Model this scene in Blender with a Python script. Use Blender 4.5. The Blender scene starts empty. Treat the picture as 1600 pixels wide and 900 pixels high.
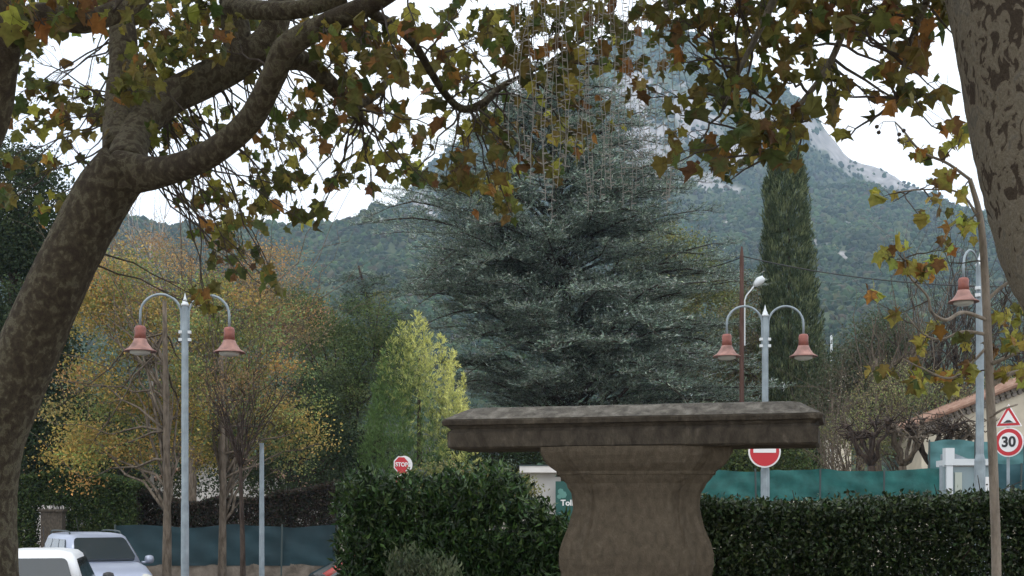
import bpy, math, random
import numpy as np
from mathutils import Vector, Matrix
rng = np.random.default_rng(11)
random.seed(11)
C = bpy.context.scene.collection
sc = bpy.context.scene
F = 2000.0; EYE = 1.7          # focal length in photo pixels, eye height in metres
rad = math.radians

# ------------------------------------------------------------------ camera, sky, sun
cam = bpy.data.cameras.new('camera'); camo = bpy.data.objects.new('camera', cam); C.objects.link(camo)
camo.location = (0, 0, EYE); camo.rotation_euler = (rad(90), 0, 0)
cam.sensor_width = 36; cam.lens = F / 1600 * 36; cam.shift_y = 350 / 1600
cam.clip_start = .05; cam.clip_end = 9000
sc.camera = camo
w = bpy.data.worlds.new('World'); sc.world = w; w.use_nodes = True
nt = w.node_tree; nt.nodes.clear()
N = nt.nodes.new; L = nt.links.new
out = N('ShaderNodeOutputWorld'); bg = N('ShaderNodeBackground'); bg.inputs[1].default_value = .1
sky = N('ShaderNodeTexSky'); sky.sky_type = 'NISHITA'; sky.sun_disc = False
sky.sun_elevation = rad(48); sky.sun_rotation = rad(200)
tc = N('ShaderNodeTexCoord'); mp = N('ShaderNodeMapping'); mp.inputs['Scale'].default_value = (1.4, 1.4, 4)
nz = N('ShaderNodeTexNoise'); nz.inputs['Scale'].default_value = 1.6; nz.inputs['Detail'].default_value = 6
rp = N('ShaderNodeValToRGB')
rp.color_ramp.elements[0].position = .3; rp.color_ramp.elements[0].color = (.84, .89, .96, 1)
rp.color_ramp.elements[1].position = .62; rp.color_ramp.elements[1].color = (1, 1, 1, 1)
sc10 = N('ShaderNodeVectorMath'); sc10.operation = 'SCALE'; sc10.inputs['Scale'].default_value = 16.0
mx = N('ShaderNodeMix'); mx.data_type = 'RGBA'; mx.inputs[0].default_value = .88
L(tc.outputs['Generated'], mp.inputs[0]); L(mp.outputs[0], nz.inputs[0]); L(nz.outputs[0], rp.inputs[0])
L(rp.outputs[0], sc10.inputs[0]); L(sky.outputs[0], mx.inputs[6]); L(sc10.outputs[0], mx.inputs[7])
L(mx.outputs[2], bg.inputs[0]); L(bg.outputs[0], out.inputs[0])
sun = bpy.data.lights.new('sun', 'SUN'); suno = bpy.data.objects.new('sun', sun); C.objects.link(suno)
sun.energy = .7; sun.angle = rad(18); sun.color = (1, .97, .93)
suno.rotation_euler = (rad(28), 0, rad(-35))
vs = sc.view_settings; vs.view_transform = 'Standard'; vs.look = 'None'; vs.gamma = 1; vs.exposure = .22
try: vs.use_curve_mapping = False
except Exception: pass
cy = sc.cycles; cy.max_bounces = 6; cy.diffuse_bounces = 3; cy.glossy_bounces = 2; cy.transmission_bounces = 5
cy.transparent_max_bounces = 6; cy.volume_bounces = 1; cy.caustics_reflective = False; cy.caustics_refractive = False

# ------------------------------------------------------------------ helpers
def P(px, py, d): return np.array([(px - 800) / F * d, d, EYE + (800 - py) / F * d])
def ss(a, b, x):
    t = np.clip((np.asarray(x, float) - a) / (b - a), 0, 1); return t * t * (3 - 2 * t)
def gz(x, y):
    """ground height: nearly level, sinking a little towards the car park on the left"""
    return (-.4 + .7 * ss(-5, 6, x)) * ss(11, 18, y)
def nrm(v): v = np.asarray(v, float); return v / (np.linalg.norm(v, axis=-1, keepdims=True) + 1e-9)

_h = rng.random((256, 256))
def vnoise(x, y):
    x = np.asarray(x, float); y = np.asarray(y, float)
    xi = np.floor(x).astype(int); yi = np.floor(y).astype(int); fx = x - xi; fy = y - yi
    fx = fx * fx * (3 - 2 * fx); fy = fy * fy * (3 - 2 * fy)
    g = lambda a, b: _h[a & 255, b & 255]
    return (g(xi, yi) * (1 - fx) + g(xi + 1, yi) * fx) * (1 - fy) + (g(xi, yi + 1) * (1 - fx) + g(xi + 1, yi + 1) * fx) * fy
def fbm(x, y, o=5):
    s = 0; a = .5; t = 0
    for i in range(o):
        s = s + a * vnoise(x * 2 ** i + i * 17.3, y * 2 ** i + i * 9.1); t += a; a *= .5
    return s / t

class G:
    """gathers pieces that end up as ONE mesh object"""
    def __init__(s): s.v = []; s.f = []; s.c = []; s.m = []; s.n = 0
    def add(s, V, Fs, col=None, mi=0):
        V = np.asarray(V, float).reshape(-1, 3)
        for f in (Fs if isinstance(Fs, list) else [Fs]):
            f = np.asarray(f, int)
            if f.size: s.f.append(f + s.n); s.m.append(np.full(len(f), mi))
        s.v.append(V)
        if col is None: col = (1, 1, 1)
        col = np.broadcast_to(np.asarray(col, float), (len(V), 3)); s.c.append(col)
        s.n += len(V); return s
    def build(s, name, mats, parent=None, smooth=False, origin=None):
        V = np.concatenate(s.v); o = np.zeros(3)
        if parent is not None:
            q = parent
            while q is not None: o = o + np.array(q.location); q = q.parent
        elif origin is not None: o = np.asarray(origin, float)
        V = V - o
        me = bpy.data.meshes.new(name)
        me.vertices.add(len(V)); me.vertices.foreach_set('co', V.astype(np.float32).ravel())
        li = np.concatenate([f.ravel() for f in s.f]); tot = np.concatenate([np.full(len(f), f.shape[1]) for f in s.f])
        st = np.concatenate([[0], np.cumsum(tot)[:-1]])
        me.loops.add(len(li)); me.loops.foreach_set('vertex_index', li.astype(np.int32))
        me.polygons.add(len(tot)); me.polygons.foreach_set('loop_start', st.astype(np.int32))
        me.polygons.foreach_set('loop_total', tot.astype(np.int32))
        me.polygons.foreach_set('material_index', np.concatenate(s.m).astype(np.int32))
        me.polygons.foreach_set('use_smooth', np.full(len(tot), smooth))
        me.update(calc_edges=True); me.validate()
        a = me.attributes.new('Col', 'FLOAT_COLOR', 'POINT')
        cc = np.concatenate(s.c); a.data.foreach_set('color', np.c_[cc, np.ones(len(cc))].astype(np.float32).ravel())
        for m in (mats if isinstance(mats, (list, tuple)) else [mats]): me.materials.append(m)
        ob = bpy.data.objects.new(name, me); C.objects.link(ob)
        if parent is not None: ob.parent = parent
        elif origin is not None: ob.location = origin
        return ob
def tag(o, label=None, cat=None, group=None, kind=None):
    if label: o['label'] = label
    if cat: o['category'] = cat
    if group: o['group'] = group
    if kind: o['kind'] = kind
    return o
def thing(name, label, cat, loc, group=None):
    o = bpy.data.objects.new(name, None); C.objects.link(o); o.location = loc; o.empty_display_size = .2
    return tag(o, label, cat, group)

def tube(pts, r, n=8, rough=0, close=True):
    pts = np.asarray(pts, float); k = len(pts); r = np.broadcast_to(np.asarray(r, float), (k,))
    T = np.gradient(pts, axis=0); T = nrm(T)
    up = np.array([0, 0, 1.]) if abs(T[0, 2]) < .9 else np.array([1., 0, 0])
    V = []
    A = nrm(np.cross(T[0], up))
    for i in range(k):
        A = nrm(A - T[i] * np.dot(A, T[i])); B = np.cross(T[i], A)
        th = np.arange(n) / n * 2 * np.pi
        rr = r[i] * (1 + (rough * (rng.random(n) - .5) if rough else 0))
        V.append(pts[i] + (np.cos(th) * rr)[:, None] * A + (np.sin(th) * rr)[:, None] * B)
    V = np.concatenate(V)
    i, j = np.meshgrid(np.arange(k - 1), np.arange(n), indexing='ij'); i = i.ravel(); j = j.ravel(); j2 = (j + 1) % n
    Q = np.stack([i * n + j, i * n + j2, (i + 1) * n + j2, (i + 1) * n + j], 1)
    Fs = [Q]
    if close: Fs += [np.arange(n)[None, ::-1], (np.arange(n) + (k - 1) * n)[None]]
    return V, Fs
def smooth_path(pts, m=6):
    """Catmull-Rom through points (any number of columns)"""
    p = np.asarray(pts, float); q = np.vstack([2 * p[0] - p[1], p, 2 * p[-1] - p[-2]]); o = []
    for i in range(1, len(q) - 2):
        for t in np.linspace(0, 1, m, endpoint=False):
            o.append(.5 * (2 * q[i] + (q[i + 1] - q[i - 1]) * t + (2 * q[i - 1] - 5 * q[i] + 4 * q[i + 1] - q[i + 2]) * t * t + (3 * q[i] - q[i - 1] - 3 * q[i + 1] + q[i + 2]) * t ** 3))
    o.append(p[-1]); return np.array(o)
def box(c, s, yaw=0, taper=1.0):
    x, y, z = np.asarray(s, float) / 2
    V = np.array([[-x, -y, -z], [x, -y, -z], [x, y, -z], [-x, y, -z], [-x, -y, z], [x, -y, z], [x, y, z], [-x, y, z]])
    V[4:, :2] *= taper
    cs, sn = math.cos(yaw), math.sin(yaw); R = np.array([[cs, -sn, 0], [sn, cs, 0], [0, 0, 1]])
    return V @ R.T + np.asarray(c), np.array([[0, 3, 2, 1], [4, 5, 6, 7], [0, 1, 5, 4], [1, 2, 6, 5], [2, 3, 7, 6], [3, 0, 4, 7]])
def lathe(prof, c, n=24):
    """prof: (r, z) list"""
    th = np.arange(n) / n * 2 * np.pi; V = []
    for r, z in prof: V.append(np.c_[np.cos(th) * r, np.sin(th) * r, np.full(n, z)])
    V = np.concatenate(V) + np.asarray(c); k = len(prof)
    i, j = np.meshgrid(np.arange(k - 1), np.arange(n), indexing='ij'); i = i.ravel(); j = j.ravel(); j2 = (j + 1) % n
    return V, [np.stack([i * n + j, i * n + j2, (i + 1) * n + j2, (i + 1) * n + j], 1), np.arange(n)[None, ::-1], (np.arange(n) + (k - 1) * n)[None]]
def loops(Ls, cap=True):
    n = len(Ls[0]); V = np.concatenate(Ls); k = len(Ls)
    i, j = np.meshgrid(np.arange(k - 1), np.arange(n), indexing='ij'); i = i.ravel(); j = j.ravel(); j2 = (j + 1) % n
    Fs = [np.stack([i * n + j, i * n + j2, (i + 1) * n + j2, (i + 1) * n + j], 1)]
    if cap: Fs += [np.arange(n)[None, ::-1], (np.arange(n) + (k - 1) * n)[None]]
    return V, Fs
def xf(VF, loc=(0, 0, 0), yaw=0, pitch=0):
    V, f = VF; M = (Matrix.Rotation(yaw, 3, 'Z') @ Matrix.Rotation(pitch, 3, 'X')); M = np.array(M)
    return np.asarray(V) @ M.T + np.asarray(loc), f

def scatter(tv, tf, cen, tipdir, normal, size, col, g, mi=0):
    """copies of a small leaf (tip along +y, normal +z) merged into the crown"""
    tv = np.asarray(tv, float); n = len(cen); K = len(tv)
    t = nrm(tipdir); x = nrm(np.cross(t, normal)); z = np.cross(x, t)
    size = np.broadcast_to(np.asarray(size, float).reshape(-1, 1) if np.ndim(size) < 2 else size, (n, 1) if np.ndim(size) < 2 else (n, np.shape(size)[1]))
    sx = size[:, :1]; sy = size[:, 1:2] if size.shape[1] > 1 else sx; szz = size[:, 2:3] if size.shape[1] > 2 else sx
    V = (cen[:, None] + (tv[None, :, 0] * sx)[..., None] * x[:, None] + (tv[None, :, 1] * sy)[..., None] * t[:, None] + (tv[None, :, 2] * szz)[..., None] * z[:, None]).reshape(-1, 3)
    f = (np.asarray(tf)[None] + (np.arange(n) * K)[:, None, None]).reshape(-1, np.asarray(tf).shape[1])
    cc = np.repeat(np.asarray(col), K, axis=0)
    if K > 10:   # withered brown lobes on some leaves, the middle still green or yellow
        wv = (rng.random((n, 1)) ** 1.5 * rng.uniform(.1, 1.05, (n, K))).clip(0, 1); wv[:, len(_o):] *= .15; wv = wv.reshape(-1, 1)
        cc = cc * (1 - wv) + np.array([.13, .062, .028]) * wv
    g.add(V, f, cc, mi)
# templates ---------------------------------------------------------
_r = [(0, 0), (.20, -.10), (.44, .02), (.33, .16), (.40, .24), (.66, .46), (.44, .46), (.38, .54), (.24, .60), (.16, .74), (0, 1.0)]
_o = _r + [(-x, y) for x, y in _r[-2:0:-1]]
PL = np.array([(x, y, -.30 * abs(x) ** 1.3 + .10 * math.sin(5 * x) - .25 * (y - .4) ** 2) for x, y in _o] + [(0, .36, .05)])
PLF = np.array([(i, (i + 1) % len(_o), len(_o)) for i in range(len(_o))])
PLS = np.vstack([PL, [(.012, 0, 0), (-.012, 0, 0), (-.03, -.55, .1), (-.01, -.55, .1)]])
PLSF = np.vstack([PLF, [(len(PL), len(PL) + 1, len(PL) + 2), (len(PL), len(PL) + 2, len(PL) + 3)]])
OV = np.array([(0, 0, 0), (.32, .4, .08), (0, 1, -.05), (-.32, .4, .08)]); OVF = np.array([(0, 1, 2), (0, 2, 3)])
def pal(cols, w, n, jit=.18):
    cols = np.array(cols, float); w = np.array(w, float); k = rng.choice(len(cols), n, p=w / w.sum())
    return cols[k] * (1 + jit * rng.normal(size=(n, 1))).clip(.5, 1.6) * (1 + .08 * rng.normal(size=(n, 3))).clip(.7, 1.3)
def rdir(n): return nrm(rng.normal(size=(n, 3)))

# ------------------------------------------------------------------ materials
def mat(name, col=(.5, .5, .5), rough=.7, metal=0, var=.0, vscale=8, bump=0, bscale=30, attr=False, transl=0, spec=.5, alpha=None):
    m = bpy.data.materials.new(name); m.use_nodes = True; t = m.node_tree; n = t.nodes; l = t.links
    b = n['Principled BSDF']; b.inputs['Roughness'].default_value = rough; b.inputs['Metallic'].default_value = metal
    b.inputs['Specular IOR Level'].default_value = spec
    b.inputs['Base Color'].default_value = (*col, 1)
    src = None
    if attr:
        a = n.new('ShaderNodeAttribute'); a.attribute_name = 'Col'; src = a.outputs['Color']
    if var:
        c = n.new('ShaderNodeTexCoord'); z = n.new('ShaderNodeTexNoise'); z.inputs['Scale'].default_value = vscale; z.inputs['Detail'].default_value = 5
        l.new(c.outputs['Object'], z.inputs['Vector'])
        mr = n.new('ShaderNodeMapRange'); mr.inputs[1].default_value = .3; mr.inputs[2].default_value = .7; mr.inputs[3].default_value = 1 - var; mr.inputs[4].default_value = 1 + var
        l.new(z.outputs[0], mr.inputs[0]); s = n.new('ShaderNodeVectorMath'); s.operation = 'SCALE'
        if src is not None: l.new(src, s.inputs[0])
        else: s.inputs[0].default_value = col
        l.new(mr.outputs[0], s.inputs['Scale']); src = s.outputs[0]
    if src is not None: l.new(src, b.inputs['Base Color'])
    if bump:
        c = n.new('ShaderNodeTexCoord'); z = n.new('ShaderNodeTexNoise'); z.inputs['Scale'].default_value = bscale; z.inputs['Detail'].default_value = 6
        l.new(c.outputs['Object'], z.inputs['Vector']); bu = n.new('ShaderNodeBump'); bu.inputs['Strength'].default_value = bump; bu.inputs['Distance'].default_value = .05
        l.new(z.outputs[0], bu.inputs['Height']); l.new(bu.outputs[0], b.inputs['Normal'])
    if transl:
        tr = n.new('ShaderNodeBsdfTranslucent'); mi = n.new('ShaderNodeMixShader'); mi.inputs[0].default_value = transl
        if src is not None: l.new(src, tr.inputs[0])
        else: tr.inputs[0].default_value = (*col, 1)
        l.new(b.outputs[0], mi.inputs[1]); l.new(tr.outputs[0], mi.inputs[2]); l.new(mi.outputs[0], n['Material Output'].inputs[0])
    return m
def ramp_mat(name, stops, scale, rough=.9, bump=.4, stretch=(1, 1, 1), detail=6, dist=.03, mod=0):
    m = bpy.data.materials.new(name); m.use_nodes = True; t = m.node_tree; n = t.nodes; l = t.links
    b = n['Principled BSDF']; b.inputs['Roughness'].default_value = rough; b.inputs['Specular IOR Level'].default_value = .2
    c = n.new('ShaderNodeTexCoord'); mpp = n.new('ShaderNodeMapping'); mpp.inputs['Scale'].default_value = stretch
    z = n.new('ShaderNodeTexNoise'); z.inputs['Scale'].default_value = scale; z.inputs['Detail'].default_value = detail; z.inputs['Distortion'].default_value = 1.3 if mod > .6 else .4
    r = n.new('ShaderNodeValToRGB'); e = r.color_ramp.elements
    while len(e) > 1: e.remove(e[-1])
    e[0].position = stops[0][0]; e[0].color = (*stops[0][1], 1)
    for p, cc in stops[1:]: q = e.new(p); q.color = (*cc, 1)
    l.new(c.outputs['Object'], mpp.inputs[0]); l.new(mpp.outputs[0], z.inputs[0]); l.new(z.outputs[0], r.inputs[0])
    z2 = n.new('ShaderNodeTexNoise'); z2.inputs['Scale'].default_value = scale * 6; z2.inputs['Detail'].default_value = 4; l.new(mpp.outputs[0], z2.inputs[0])
    mr = n.new('ShaderNodeMapRange'); mr.inputs[3].default_value = .72; mr.inputs[4].default_value = 1.28; l.new(z2.outputs[0], mr.inputs[0])
    s = n.new('ShaderNodeVectorMath'); s.operation = 'SCALE'; l.new(r.outputs[0], s.inputs[0]); l.new(mr.outputs[0], s.inputs['Scale']); l.new(s.outputs[0], b.inputs['Base Color'])
    if mod:
        z3 = n.new('ShaderNodeTexNoise'); z3.inputs['Scale'].default_value = 1.7; z3.inputs['Detail'].default_value = 2; m3 = n.new('ShaderNodeMapping'); m3.inputs['Scale'].default_value = (1, 1, .35); l.new(c.outputs['Object'], m3.inputs[0]); l.new(m3.outputs[0], z3.inputs[0])
        a3 = n.new('ShaderNodeMath'); a3.operation = 'MULTIPLY_ADD'; a3.inputs[1].default_value = mod; a3.inputs[2].default_value = -.5 * mod + (.07 if mod > .6 else .03); l.new(z3.outputs[0], a3.inputs[0])
        b3 = n.new('ShaderNodeMath'); b3.operation = 'ADD'; l.new(a3.outputs[0], b3.inputs[0]); l.new(z.outputs[0], b3.inputs[1]); l.new(b3.outputs[0], r.inputs[0])
    ad = n.new('ShaderNodeMath'); ad.operation = 'ADD'; l.new(z.outputs[0], ad.inputs[0]); l.new(z2.outputs[0], ad.inputs[1])
    bu = n.new('ShaderNodeBump'); bu.inputs['Strength'].default_value = bump; bu.inputs['Distance'].default_value = dist
    l.new(ad.outputs[0], bu.inputs['Height']); l.new(bu.outputs[0], b.inputs['Normal'])
    return m
M = {}
M['leaf'] = mat('plane_leaf', attr=True, rough=.6, transl=.45, spec=.25, var=.25, vscale=40)
M['fol'] = mat('foliage', attr=True, rough=.7, transl=.25, spec=.2)
M['needle'] = mat('needles', attr=True, rough=.7, transl=.1, spec=.2)
M['gloss'] = mat('laurel_leaf', attr=True, rough=.42, transl=.15, spec=.4)
M['bark_plane'] = ramp_mat('plane_bark', [(.36, (.065, .05, .037)), (.48, (.085, .07, .05)), (.56, (.115, .10, .068)), (.6, (.17, .155, .105)), (.7, (.12, .10, .075))], 24, stretch=(1, 1, .8), bump=.7, mod=.5)
M['bark_flaky'] = ramp_mat('flaking_plane_bark', [(.40, (.07, .055, .042)), (.445, (.09, .07, .055)), (.452, (.19, .165, .125)), (.60, (.225, .20, .155)), (.68, (.17, .155, .13)), (.8, (.15, .14, .115))], 21, stretch=(1, 1, .5), bump=.7, detail=9, mod=.9)
M['bark_grey'] = ramp_mat('grey_bark', [(.35, (.07, .055, .04)), (.6, (.16, .13, .10))], 14, stretch=(1, 1, .3))
M['bark_dark'] = ramp_mat('dark_bark', [(.35, (.03, .022, .018)), (.65, (.08, .06, .048))], 12, stretch=(1, 1, .3))
M['bark_pale'] = ramp_mat('pale_bark', [(.35, (.25, .23, .21)), (.65, (.42, .40, .37))], 10, stretch=(1, 1, .3))
M['bark_young'] = ramp_mat('young_bark', [(.35, (.20, .17, .14)), (.65, (.34, .29, .24))], 14, stretch=(1, 1, .3))
M['bark_red'] = mat('red_brown_twig', (.13, .07, .045), .9)
M['rust'] = ramp_mat('mossy_rust', [(.35, (.05, .035, .02)), (.65, (.13, .06, .04))], 30)
M['twig'] = mat('twig', (.07, .055, .045), .9)
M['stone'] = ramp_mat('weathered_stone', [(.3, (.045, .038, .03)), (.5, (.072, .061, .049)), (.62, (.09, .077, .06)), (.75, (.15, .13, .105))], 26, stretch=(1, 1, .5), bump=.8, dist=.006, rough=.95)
M['stone_warm'] = ramp_mat('warm_grained_stone', [(.3, (.082, .066, .049)), (.5, (.106, .087, .064)), (.62, (.122, .10, .074)), (.8, (.15, .126, .096))], 40, stretch=(1, 1, .6), bump=.7, dist=.005, rough=.95)
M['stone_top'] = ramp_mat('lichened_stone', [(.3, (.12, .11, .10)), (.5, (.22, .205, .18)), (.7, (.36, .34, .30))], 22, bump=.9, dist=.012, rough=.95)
M['galv'] = mat('painted_grey_steel', (.25, .30, .33), .55, .15, var=.2, vscale=6)
M['white_steel'] = mat('pale_steel', (.62, .66, .68), .4, .1)
M['copper'] = mat('pink_copper', (.27, .145, .12), .65, .1, var=.4, vscale=7)
M['copper_d'] = mat('dark_copper', (.24, .08, .06), .5, .1, var=.2, vscale=12)
M['bowl'] = mat('lamp_glass', (.55, .55, .5), .2)
M['red'] = mat('sign_red', (.50, .02, .03), .45)
M['white'] = mat('sign_white', (.78, .78, .78), .45)
M['black'] = mat('sign_black', (.02, .02, .022), .5)
M['wood'] = ramp_mat('brown_pole_wood', [(.3, (.07, .038, .03)), (.7, (.12, .068, .054))], 10, stretch=(1, 1, .15))
M['net'] = mat('green_netting', (.024, .125, .115), .75, var=.4, vscale=2.5, bump=1.0, bscale=2.5, transl=.3)
M['net_d'] = mat('dark_teal_netting', (.02, .075, .09), .75, var=.3, vscale=1.3, bump=.4, bscale=3, transl=.1)
M['net_dd'] = mat('deep_teal_netting', (.013, .04, .052), .8, var=.35, vscale=.9, bump=.4, bscale=2, transl=.1)  # darker teal for the left fence
M['net_u'] = mat('faded_blue_netting', (.10, .24, .25), .8, var=.25, vscale=2, bump=.6, bscale=3, transl=.3)
M['post'] = mat('dark_post', (.04, .06, .06), .6)
M['cream'] = mat('cream_render', (.55, .50, .40), .9, var=.12, vscale=2)
M['white_wall'] = mat('white_render', (.66, .64, .62), .9, var=.08, vscale=2)
M['tile'] = ramp_mat('clay_tile', [(.3, (.22, .125, .09)), (.7, (.36, .24, .18))], 5, bump=.3)
M['genoise'] = mat('grey_mortar', (.2, .18, .16), .9, var=.3, vscale=6)
M['lowwall'] = ramp_mat('old_low_wall', [(.3, (.10, .085, .07)), (.7, (.22, .19, .16))], 3)
M['glass'] = mat('dark_glass', (.03, .04, .045), .06, spec=.9)
M['pane'] = mat('pale_pane', (.20, .27, .29), .15)
M['asphalt'] = mat('asphalt', (.05, .05, .052), .9, var=.2, vscale=.8, bump=.4, bscale=60)
M['grav'] = ramp_mat('gravel', [(.3, (.16, .13, .10)), (.7, (.28, .25, .20))], 2)
M['wire'] = mat('black_cable', (.02, .02, .02), .6)
M['string'] = mat('string_light_wire', (.36, .345, .32), .7)

# ------------------------------------------------------------------ ground
def sheet(name, x0, x1, y0, y1, nx, ny, dz, m):
    xs = np.linspace(x0, x1, nx); ys = np.linspace(y0, y1, ny) if y1 < 200 else np.concatenate([np.linspace(y0, 60, ny // 2), np.geomspace(64, y1, ny - ny // 2)])
    if x1 > 200: xs = np.concatenate([-np.geomspace(x1, 20, nx // 3), np.linspace(-18, 18, nx // 3), np.geomspace(20, x1, nx // 3)])
    X, Y = np.meshgrid(xs, ys, indexing='ij'); Z = gz(X, Y) + dz
    a, b = X.shape; i, j = np.meshgrid(np.arange(a - 1), np.arange(b - 1), indexing='ij'); i = i.ravel(); j = j.ravel()
    f = np.stack([i * b + j, (i + 1) * b + j, (i + 1) * b + j + 1, i * b + j + 1], 1)
    return tag(G().add(np.stack([X, Y, Z], -1).reshape(-1, 3), f).build(name, m, smooth=True), kind='structure')
sheet('ground', -1500, 1500, -50, 2900, 90, 80, 0, M['grav'])
sheet('car_park', -60, 60, 17.5, 33, 60, 12, .004, M['asphalt'])

# ------------------------------------------------------------------ mountain and hillside
def interp(px, tab): return np.interp(px, [a for a, b in tab], [b for a, b in tab])
RA = [(-600, 560), (200, 520), (480, 420), (560, 345), (620, 300), (645, 278), (669, 246), (702, 222), (760, 180), (830, 128), (880, 88), (930, 60), (980, 40), (1040, 35), (1100, 55), (1160, 92), (1225, 128), (1262, 158), (1290, 195), (1330, 226), (1385, 258), (1440, 290), (1500, 318), (1560, 338), (1700, 370), (2200, 430)]
RB = [(-900, 440), (-200, 400), (0, 382), (180, 366), (250, 352), (330, 354), (400, 345), (480, 332), (560, 316), (610, 306), (650, 318), (720, 352), (850, 400), (1000, 440), (2200, 480)]
RC = [(-900, 500), (600, 470), (900, 400), (1050, 335), (1150, 310), (1300, 300), (1440, 312), (1530, 330), (1700, 370), (2200, 430)]
def hill(px, d):
    rA = EYE + (800 - interp(px, RA)) / F * 1700; rB = EYE + (800 - interp(px, RB)) / F * 950; rC = EYE + (800 - interp(px, RC)) / F * 1250
    def prof(r, d0, d1, p, fall):
        t = np.clip((d - d0) / (d1 - d0), 0, 1); z = r * t ** p
        return np.where(d > d1, r - (d - d1) * fall, z)
    hA = prof(rA, 600, 1700, 1.45, .55); hB = prof(rB, 260, 950, 1.15, .35); hC = prof(rC, 260, 1250, 1.12, .12)
    return np.maximum(np.maximum(hA, hB), hC), hA, hB, hC
def hfull(px, d):
    h, hA, hB, hC = hill(px, d); x = (px - 800) / F * d
    n = fbm(x / 160 + 5, d / 160 + 3, 5) - .5
    n2 = np.abs(fbm(x / 45 + 31, d / 120 + 8, 4) - .5) * 2
    steep = (hA > hB) & (hA > hC)
    amp = np.minimum(h * .16, 34)
    near = ss(0, .12, np.abs(interp(px, RA) * 0 + 1 - d / 1700.) + 0) if False else 1
    return h + n * amp * 1.1 - np.minimum(h * .1, 9) * np.abs(fbm(x / 70 + 3, d / 260 + 1, 3) - .5) * 4 - np.where(steep, n2 * 16 * ss(150, 350, h), 0) - 1.0, steep
def rockmask(px, py):
    def e(cx, cy, rx, ry, ang=0):
        c, s = math.cos(rad(ang)), math.sin(rad(ang)); dx = px - cx; dy = py - cy
        return 1.25 - np.sqrt(((dx * c + dy * s) / rx) ** 2 + ((-dx * s + dy * c) / ry) ** 2)
    m = np.maximum.reduce([e(1330, 246, 170, 26, 33), e(1200, 200, 70, 24, 30), e(1010, 240, 60, 90, 0), e(1080, 180, 60, 50, 20), e(1110, 285, 50, 18, 10), e(665, 322, 34, 26, 60), e(990, 150, 50, 60, 0), e(1150, 240, 50, 30, 20)])
    spots = np.maximum.reduce([e(1322, 345, 26, 3, 45) * .8, e(1137, 350, 9, 5, 30) * .9, e(1272, 377, 10, 5, 40) * .9, e(1318, 398, 10, 6, 40) * .9, e(1292, 385, 5, 7, 0) * .8, e(595, 345, 7, 6, 0), e(1040, 420, 5, 6) * .8])
    return m + (fbm(px / 17., py / 11., 4) - .5) * 1.3 - .05, spots
nu, nd = 620, 330
pxs = np.linspace(-650, 2250, nu); ds = np.concatenate([np.linspace(240, 1700, nd - 40), np.linspace(1715, 2500, 40)])
PX, D = np.meshgrid(pxs, ds, indexing='ij'); Z, steep = hfull(PX, D)
PY = 800 - (Z - EYE) / D * F
ma, sp = rockmask(PX, PY)
rock = np.where(steep, ss(.3, .7, ma), 0); rock = np.maximum(rock, ss(.3, .6, sp))
gv = fbm(PX / 30., D / 40., 4)
colr = np.array([.33, .31, .30])[None, None] * (.35 + 1.2 * fbm(PX / 7. + 70, D / 9., 4))[..., None]
colg = np.array([.06, .075, .035])[None, None] * (.6 + .9 * gv)[..., None]
COL = colr * rock[..., None] + colg * (1 - rock[..., None])
i, j = np.meshgrid(np.arange(nu - 1), np.arange(len(ds) - 1), indexing='ij'); i = i.ravel(); j = j.ravel(); b = len(ds)
f = np.stack([i * b + j, (i + 1) * b + j, (i + 1) * b + j + 1, i * b + j + 1], 1)
M['hill'] = mat('limestone_and_scrub', attr=True, rough=.95, bump=1.0, bscale=.15, spec=.1)
tag(G().add(np.stack([(PX - 800) / F * D, D, Z], -1).reshape(-1, 3), f, COL.reshape(-1, 3)).build('mountain', M['hill'], smooth=True), kind='structure')
# the wood on its slopes
ico = bpy.data.meshes.new('t'); import bmesh
bm = bmesh.new(); bmesh.ops.create_icosphere(bm, subdivisions=1, radius=1); bm.to_mesh(ico); bm.free()
IV = np.array([v.co for v in ico.vertices]); IF = np.array([list(p.vertices) for p in ico.polygons])
def forest(n):
    u = rng.uniform(-200, 1830, n * 3); d = 300 * (1750 / 300.) ** (rng.random(n * 3) ** .62)
    z, st = hfull(u, d); py = 800 - (z - EYE) / d * F
    m, s = rockmask(u, py); rk = np.where(st, m, -1)
    dens = fbm(u / 22. + 9, d / 30. + 4, 3)
    k = (rk + .3 * rng.normal(size=len(u)) < .42) & (s < .35) & (dens > .33 + .12 * rng.normal(size=len(u))) & (d < 1705)
    u, d, z = u[k][:n], d[k][:n], z[k][:n]; n = len(u)
    r = (.9 + 1.9 * rng.random(n) ** 2) * (.7 + d / 1900)
    V = IV[None] * (1 + .8 * (rng.random((n, 12, 1)) - .5)) * np.stack([r, r, r * rng.uniform(.7, 1.3, n)], -1)[:, None]
    V = V + np.stack([(u - 800) / F * d, d, z + r * .4], -1)[:, None]
    Fc = (IF[None] + (np.arange(n) * 12)[:, None, None]).reshape(-1, 3)
    c = pal([(.025, .05, .015), (.04, .066, .02), (.062, .078, .03), (.055, .052, .026)], [4, 4, 2, 1], n, .25) * (.45 + 1.1 * fbm(u / 50. + 3, d / 60. + 8, 4))[:, None] ** 1.3 * 1.15
    return tag(G().add(V.reshape(-1, 3), Fc, np.repeat(c, 12, 0)).build('hillside_forest', M['fol']), kind='stuff')
forest(115000)

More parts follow.
